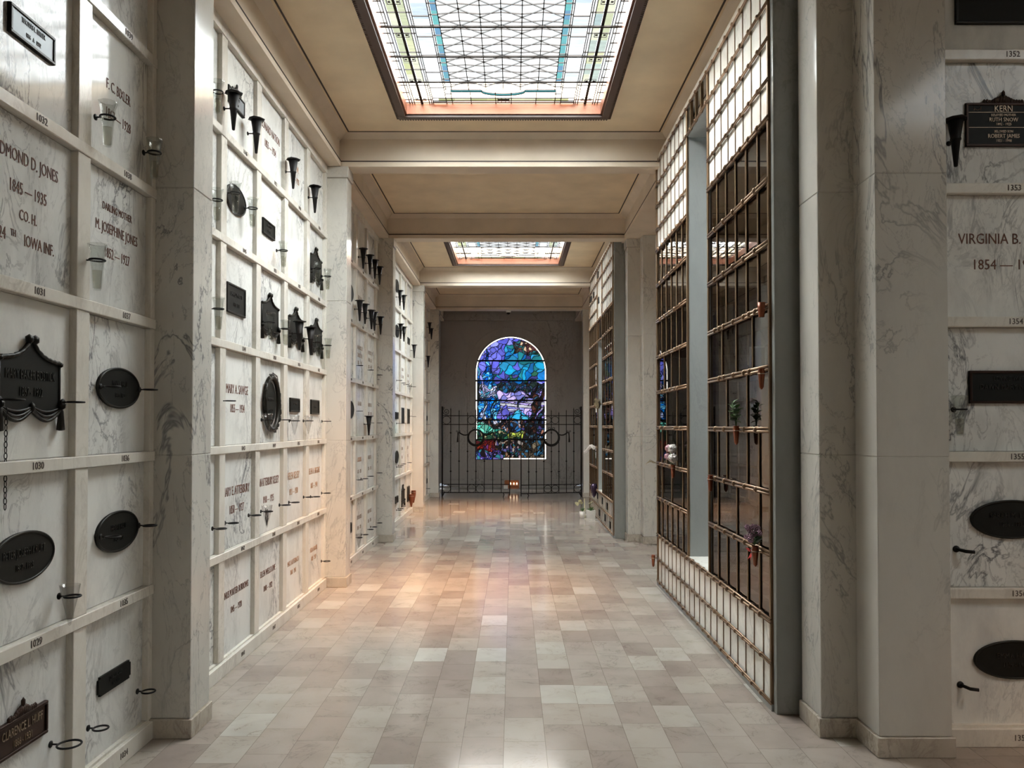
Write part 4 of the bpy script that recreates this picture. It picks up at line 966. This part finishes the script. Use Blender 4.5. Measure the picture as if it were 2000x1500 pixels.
MB().lathe([(.036, .158), (.03, .175), (.006, .18), (.009, .195), (.001, .2)], (0,0,0), 14).build('lid', M['brownplq'], urn)
for i, p in enumerate(UR):
    place(urn, p, 0, 'dark bronze urn behind the near cabinet glass, %s' % ['left section, mid height', 'left section, lower shelf', 'right section, mid height', 'right section, lower shelf', 'right section, high shelf', 'right section, low shelf'][i], 'urn', 'urns inside the near cabinet')

# vases clipped to the near cabinet
RS = red_vase(.115, .020); GR = 'small copper vases clipped to the near cabinet'; RR = -PI/2
def flower(name, mt, c, r, label, cat='flower', n=60, seed=1, stem=None):
    t = empty(name, c); MB().petals((0,0,0), r, n, seed).build('bloom', M[mt], t)
    if stem: MB().tube([(0, 0, -r*.3), Vector(stem)*.5+Vector((.004, 0, 0)), stem], .002, 5).build('stem', M['leaf'], t)
    tag(t, label, cat, 'flowers on the near cabinet'); return t
place(RS, (1.352, 6.50, 1.215), RR, 'copper vase holding white carnations on the cabinet', 'vase', GR)
place(RS, (1.36, 5.30, 1.205), RR, 'empty copper vase beside the cabinet recess', 'vase', GR)
place(RS, (1.352, 4.655, 1.545), RR, 'copper vase holding green leafy stems on the cabinet', 'vase', GR)
place(RS, (1.352, 4.30, .875), RR, 'copper vase with red bow holding mauve flowers', 'vase', GR)
place(RS, (1.36, 7.47, .29), RR, 'copper vase low at the far end of the near cabinet', 'vase', GR)
place(RS, (1.36, 4.20, 1.86), RR, 'copper vase high on the near post, lower of two', 'vase', GR)
t = empty('straight_vase', (1.36, 4.195, 2.22)); MB().lathe([(.014, -.08), (.016, -.078), (.023, 0), (.021, 0), (.014, -.07)], (0,0,0), 14, lambda q, z: 0).build('vase_body', M['redvase'], t)
MB().tube([(0, 0, -.03), (.05, 0, -.03)], .004, 6).build('clip', M['bronze_rail'], t); tag(t, 'straight dark red vase high on the near post, upper of two', 'vase', GR)
flower('carnation', 'petalw', (1.345, 6.49, 1.348), .036, 'white carnation, top one on the cabinet', stem=(.006, .01, -.15))
flower('carnation', 'petalw', (1.345, 6.47, 1.270), .038, 'white carnation, lower front one on the cabinet', seed=2, stem=(.006, .03, -.09))
flower('carnation', 'petalp', (1.335, 6.58, 1.350), .032, 'pale pink carnation behind the white ones', seed=3, stem=(.015, -.07, -.14))
flower('carnation', 'petalp', (1.325, 6.60, 1.28), .026, 'small pink carnation left of the white ones', seed=4, stem=(.025, -.09, -.09))
def leaves(loc, n, h, label, seed=1, mt='leaf', spread=.045, wl=.03):
    t = empty('leafy_stems', loc); rnd = random.Random(seed); b = MB(); s_ = MB()
    for i in range(4):
        tip = Vector((rnd.uniform(-.5, .5)*spread, rnd.uniform(-.6, .6)*spread, h*rnd.uniform(.8, 1.15))); s_.tube([(0,0,-.02), tip*.5, tip], .0022, 5)
        for k in range(n//4):
            p = tip*rnd.uniform(.15, .95); a = rnd.uniform(0, 6.28); b.leaf(p, Vector((math.cos(a)*.8, math.sin(a), rnd.uniform(-.2,.9)))*wl*1.5, wl*1.15)
    b.build('leaves', M[mt], t); s_.build('stems', M['leaf'], t); tag(t, label, 'foliage'); return t
leaves((1.352, 4.655, 1.545), 44, .13, 'green leafy stems standing in a copper cabinet vase', 1)
leaves((1.352, 6.50, 1.215), 20, .07, 'dark green leaves under the white carnations', 2, spread=.03)
# mauve bouquet with wrapper and bow
t = empty('bouquet', (1.352, 4.30, .875)); b = MB(); rnd = random.Random(4)
for i in range(16): b.petals((rnd.uniform(-.045,.025), rnd.uniform(-.035,.06), rnd.uniform(.02,.11)), rnd.uniform(.011,.019), 22, i)
b.build('blooms', M['petalv'], t)
b = MB()
for i in range(26):
    a = rnd.uniform(0, 6.28); b.leaf((0, 0, rnd.uniform(0, .06)), (math.cos(a)*.045, math.sin(a)*.045, .03), .02)
b.build('leaves', M['leaf'], t)
MB().add([(-.01,.0,.02),(-.045,.05,.14),(.0,.02,.20),(.03,-.03,.15),(.02,-.01,.02),(.0,.055,.17)], [(0,1,5),(0,5,2),(0,2,3),(0,3,4)]).build('clear_wrapper', M['plastic'], t)
b = MB(); 
for s in (-1, 1): b.leaf((-.022, 0, -.035), (-.02, s*.035, .02), .022, (1,0,0)); b.leaf((-.022, 0, -.035), (-.012, s*.022, -.045), .018, (1,0,0))
b.build('red_bow', M['red'], t); tag(t, 'mauve flowers in clear wrapper tied with a red bow', 'bouquet')
t = empty('dry_twig', (1.392, 7.46, 1.18)); b = MB()
for i in range(4): b.tube([(0,0,0), (-.03-.01*i, .02, .01*i), (-.06-.012*i, .05, .02-.012*i)], .0025, 5)
b.build('twigs', M['dry'], t); tag(t, 'pale dry twig at the far post of the near cabinet', 'twig')

# far cabinet decorations
t = empty('dried_wreath', (1.31, 11.75, 1.87)); b = MB(); rnd = random.Random(8)
for i in range(60):
    a = rnd.uniform(0, 6.28); r = rnd.uniform(.03, .10); b.petals((rnd.uniform(-.05,.02), math.cos(a)*r*1.6, math.sin(a)*r*.8), .020, 8, i)
b.build('flower_heads', M['dry'], t); MB().tube([(0, .13*math.cos(k*PI/8), .05*math.sin(k*PI/8)) for k in range(16)], .014, 6, closed=True).tube([(0,0,0), (.06, 0, 0)], .005, 6).build('ring', M['stem'], t); tag(t, 'brown dried flower bunch hung on the far cabinet', 'dried flowers')
t = empty('orchid_spray', (1.33, 12.6, 1.05)); b = MB(); rnd = random.Random(9)
for i in range(9): b.petals((-.02-.012*i, -.12+.055*i, .13+.035*math.sin(i*.6)-.006*i), .030, 22, i)
b.build('blossoms', M['petalw'], t); MB().tube([(.03, .0, -.06), (0, 0, .05), (-.02, -.1, .13), (-.06, .1, .17), (-.11, .35, .10)], .004, 5).build('stem', M['leaf'], t); tag(t, 'white orchid spray leaning out from the far cabinet', 'orchid')
t = empty('foil_ornament', (1.33, 12.65, .50)); MB().lathe([(.002, -.15), (.03, -.11), (.06, -.03), (.065, .03), (.045, .075), (.002, .09)], (0,0,0), 14, lambda q, z: .04*math.cos(3*q)).build('ornament_body', M['purple'], t)
MB().tube([(0, 0, .09), (.05, 0, .12)], .003, 5).build('hook', M['bronze'], t); tag(t, 'dark purple shiny ornament hung low on the far cabinet', 'ornament')
small = empty('niche_plaque'); MB().box(-.06, .06, -.012, 0, -.05, .05, .002).build('plate', M['plaque'], small)
for i, (yy, zz) in enumerate([(13.5, 3.77), (13.1, 3.77), (12.45, 3.99), (12.35, 3.56), (13.65, 3.78), (12.55, .40), (11.9, .38), (11.3, .36), (12.3, .15), (10.95, .13), (11.55, .16)]):
    place(small, (1.384, yy, zz), RR, 'small dark niche plaque on the far cabinet, %s group, %s from near end' % ('upper' if zz > 2 else 'lower', ['fourth', 'third', 'second', 'first', 'fifth', 'sixth', 'fourth', 'second', 'fifth', 'first', 'third'][i]), 'plaque', 'small niche plaques on the far cabinet')

# planters on the floor
t = empty('orchid_pot', (1.155, 12.83, 0)); MB().lathe([(.034, 0), (.040, .01), (.050, .11), (.046, .112), (.036, .02)], (0,0,0), 18, lambda q, z: 0).build('pot', M['white'], t)
b = MB(); b.lathe([(.001, .09), (.045, .092)], (0,0,0), 12); 
for i in range(10): a = i*.63; b.leaf((0, 0, .10), (math.cos(a)*.05, math.sin(a)*.05, .07), .03)
b.tube([(0,0,.1), (.0,0,.2), (-.03,0,.29), (-.08,0,.30)], .003, 5); b.build('leaves', M['leaf'], t)
b = MB()
for i in range(6): b.petals((-.015-.017*i, rnd.uniform(-.02,.02), .27+.025*math.sin(i*1.3)-.01*abs(i-2)), .022, 18, i)
b.build('blossoms', M['petaly'], t); tag(t, 'small white pot with pale yellow orchid on the floor', 'potted plant', 'potted plants by the far cabinet')
t = empty('square_planter', (1.300, 12.85, 0)); b = MB(); b.add([(-.066,-.066,0),(.066,-.066,0),(.066,.066,0),(-.066,.066,0),(-.073,-.073,.125),(.073,-.073,.125),(.073,.073,.125),(-.073,.073,.125),(-.066,-.066,.118),(.066,-.066,.118),(.066,.066,.118),(-.066,.066,.118)], [(0,1,2,3),(0,1,5,4),(1,2,6,5),(2,3,7,6),(3,0,4,7),(4,5,9,8),(5,6,10,9),(6,7,11,10),(7,4,8,11),(8,9,10,11)]); b.build('planter_box', M['white'], t)
b = MB()
for i in range(60): a = rnd.uniform(0, 6.28); r = rnd.uniform(0, .06); b.leaf((math.cos(a)*r, math.sin(a)*r, .12), (math.cos(a)*.03, math.sin(a)*.03, rnd.uniform(.02,.07)), .018)
for i in range(3): b.tube([(.02*i-.02, 0, .12), (.02*i-.03, 0, .19), (.03*i-.03, .01, .27)], .002, 5)
b.build('leaves', M['leaf'], t)
b = MB()
for i in range(4): b.petals((.02*i-.03, .01, .24+.01*i), .011, 10, i)
b.build('blossoms', M['petaly'], t); tag(t, 'white square planter of low green leaves on the floor', 'potted plant', 'potted plants by the far cabinet')
t = MB().lathe([(.006, .0), (.007, .001), (.006, .15), (.001, .158)], (0,0,0), 10).lathe([(.02, 0), (.02, .006), (.008, .02)], (0,0,0), 12).build('taper_candle', M['petaly'], None, (1.205, 12.97, .0)); t.scale = (1, 1, 2.0)
tag(t, 'thin cream taper candle between the two floor plants', 'candle')

# ------------------------------------------------------------------ wrought iron gate
def gate_leaf(W_, mirror, x, y, rz, label, wreath_x):
    t = empty('iron_gate', (x, y, 0), rz); tag(t, label, 'gate', 'double iron gate'); s = mirror; n = 8
    xs = [s*W_*i/n for i in range(n+1)]
    b = MB(); b.tube([(xs[0], 0, 0.0), (xs[0], 0, 1.95)], .017, 8); b.tube([(xs[-1], 0, .03), (xs[-1], 0, 1.82)], .011, 8); b.build('stile', M['iron'], t)
    for z in (1.75, 1.56, .27, .09): MB().tube([(xs[0], 0, z), (xs[-1], 0, z)], .0095, 6).build('crossbar', M['iron'], t)
    for i in range(1, n):
        b = MB(); hi = 1.84 if i % 2 == 0 else 1.79
        if i == 1: hi = 1.88
        b.tube([(xs[i], 0, .09), (xs[i], 0, hi)], .0085, 6); b.lathe([(.001, -.02), (.011, .0), (.004, .03), (.0, .055)], (xs[i], 0, hi), 6)
        for z in ([.55, .98, 1.38] if i % 3 == 1 else [.77] if i % 3 == 2 else [.55, .98]):
            b.lathe([(.001, -.026), (.022, 0), (.001, .026)], (xs[i], 0, z), 6)
        b.build('picket', M['iron'], t)
    r = W_/n/2-.004
    for (i, z) in ((0, 1.655), (3, 1.655), (4, 1.655), (7, 1.655), (0, .18), (3, .18), (4, .18)):
        cx = s*W_*(i+.5)/n
        MB().tube([(cx+r*math.cos(k*PI/10), 0, z+r*math.sin(k*PI/10)) for k in range(20)], .006, 5, closed=True).build('ring_ornament', M['iron'], t)
    # corner scroll
    b = MB(); pts = []
    for k in range(40): a = k*.28; rr = .075*(1-k/46); pts.append((s*(.085+rr*math.cos(a+2.6)), 0, 1.84+rr*math.sin(a+2.6)))
    b.tube([(xs[0], 0, 1.93), (s*.02, 0, 1.93)]+pts, .0065, 5); pts = []
    for k in range(20): a = k*.3; rr = .03*(1-k/26); pts.append((s*(.03+rr*math.cos(a+3.1)), 0, 1.92+rr*math.sin(a+3.1)))
    b.tube(pts, .005, 5); b.build('corner_scroll', M['iron'], t)
    # wreath with bow, swags and tassels
    wx = s*wreath_x; b = MB(); b.tube([(wx+.168*math.cos(k*PI/16), -.015, 1.28+.168*math.sin(k*PI/16)) for k in range(32)], [.017+.012*(1+math.sin(-k*PI/16))/2 for k in range(32)], 7, closed=True); b.build('wreath', M['iron'], t)
    b = MB()
    for d in (-1, 1):
        b.tube([(wx+d*(.02+.028*(1+math.cos(k*PI/5))), -.018, 1.475+.02*math.sin(k*PI/5)) for k in range(10)], .006, 5, closed=True)
        b.tube([(wx+d*(.165+.05*k), -.016, 1.345-.035*math.sin(PI*k/4)+.012*k) for k in range(5)], .015, 6)
        tx = wx+d*.385
        b.tube([(tx, -.018, 1.40), (tx+d*.008, -.018, 1.31), (tx+d*.012, -.018, 1.18)], [.014, .011, .020], 6)
        for e in (-1, 1): b.tube([(tx+e*(.012+.016*(1+math.cos(k*PI/5))), -.018, 1.415+.014*math.sin(k*PI/5)) for k in range(10)], .005, 5, closed=True)
    b.build('swag_and_tassels', M['iron'], t)
    if True:
        b = MB(); bx = s*(W_-.14); b.tube([(bx, -.01, .09), (bx+.02, -.03, .05), (bx, -.02, .0)], .011, 6); b.build('drop_bolt', M['iron'], t)
        MB().tube([(xs[0], 0, 0), (xs[0]+s*.03, 0, .06), (xs[0]+s*.05, 0, .10)], .012, 6).build('hinge_foot', M['iron'], t)
    return t
gate_leaf(1.46, 1, -1.53, 16.62, -.04, 'left leaf of the black wrought iron gate', .73)
gate_leaf(1.33, -1, 1.475, 16.62, .20, 'right leaf of the wrought iron gate, slightly open', .67)

# things behind the gate and on the beam
struct(MB().box(-1.73, 1.66, 17.85, YEND, 0, .055).build('floor_step', M['dim']))
t = empty('candle_box', (-.03, 18.12, .055)); b = MB(); b.box(-.17, .17, .05, .065, 0, .19); b.box(-.17, .17, -.07, .05, 0, .014); b.box(-.17, -.156, -.07, .05, .014, .19); b.box(.156, .17, -.07, .05, .014, .19); b.box(-.156, .156, -.03, .05, .014, .075)
b.build('box_body', M['crate'], t); tag(t, 'orange open wooden box of tea lights against the end wall', 'box')
cm = bpy.data.materials.new('tea_light_flame'); cm.use_nodes = True; cm.node_tree.nodes['Principled BSDF'].inputs['Emission Color'].default_value = (1, .75, .45, 1); cm.node_tree.nodes['Principled BSDF'].inputs['Emission Strength'].default_value = 4
for i, x in enumerate((-.06, .02, .09)):
    t = empty('tea_light', (x, 18.13, .13)); c_ = MB().lathe([(.019, 0), (.019, .015), (.016, .018)], (0,0,0), 12).build('cup', M['white'], t)
    MB().lathe([(.001, .018), (.016, .030), (.015, .042), (.001, .066)], (0,0,0), 10).build('flame', cm, c_); tag(t, 'small tea light glowing in the orange box, %s of three' % NTH[i], 'candle', 'tea lights in the orange box')
t = MB().box(-.05, .05, -.004, .004, 0, .085).build('white_card', M['white'], None, (-.17, 18.03, .055)); tag(t, 'small white card leaning at the left of the orange box', 'card')
t = empty('dome_camera', (-.10, 16.62, ZB)); MB().lathe([(.055, 0), (.055, -.035), (.045, -.055), (.001, -.056)], (0,0,0), 20, lambda q, z: 0).build('housing', M['white'], t)
MB().lathe([(.040, -.052), (.034, -.078), (.018, -.092), (.001, -.096)], (0,0,0), 16, lambda q, z: 0).build('dark_dome', M['black'], t); tag(t, 'small white security camera dome under the last crossbeam', 'security camera')

# ------------------------------------------------------------------ light
w = bpy.data.worlds.new('World'); SC.world = w; w.use_nodes = True
w.node_tree.nodes['Background'].inputs[0].default_value = (.75, .85, 1.0, 1); w.node_tree.nodes['Background'].inputs[1].default_value = .5
def sun(name, d, e, col, ang):
    l = bpy.data.lights.new(name, 'SUN'); l.energy = e; l.color = col; l.angle = math.radians(ang); o = bpy.data.objects.new(name, l); C.objects.link(o)
    o.rotation_euler = Vector(d).to_track_quat('-Z', 'Y').to_euler(); o.location = (0, 5, 9); return o
sun('low_sun', (-.62, 1.75, -4.4), 25.0, (1.0, .50, .19), 30)
sun('bright_overcast', (0, .05, -1), 152.0, (.90, .98, 1.06), 165)

# ------------------------------------------------------------------ camera
cam = bpy.data.cameras.new('camera'); co = bpy.data.objects.new('camera', cam); C.objects.link(co)
TH = math.atan(.0175); co.location = (0, 0, 1.55); co.rotation_euler = (PI/2+TH, 0, 0)
cam.sensor_width = 36; cam.lens = 1500/2000*36; cam.shift_y = (80-1500*math.tan(TH))/2000; cam.shift_x = -.001; cam.clip_start = .05
SC.camera = co
SC.view_settings.view_transform = 'Standard'; SC.view_settings.look = 'None'; SC.view_settings.gamma = 1; SC.view_settings.use_curve_mapping = False
SC.view_settings.exposure = 0.25
SC.cycles.use_denoising = True; SC.cycles.max_bounces = 8; SC.cycles.diffuse_bounces = 5; SC.cycles.glossy_bounces = 4
SC.cycles.transparent_max_bounces = 16; SC.cycles.sample_clamp_indirect = 6; SC.cycles.caustics_reflective = False; SC.cycles.caustics_refractive = False
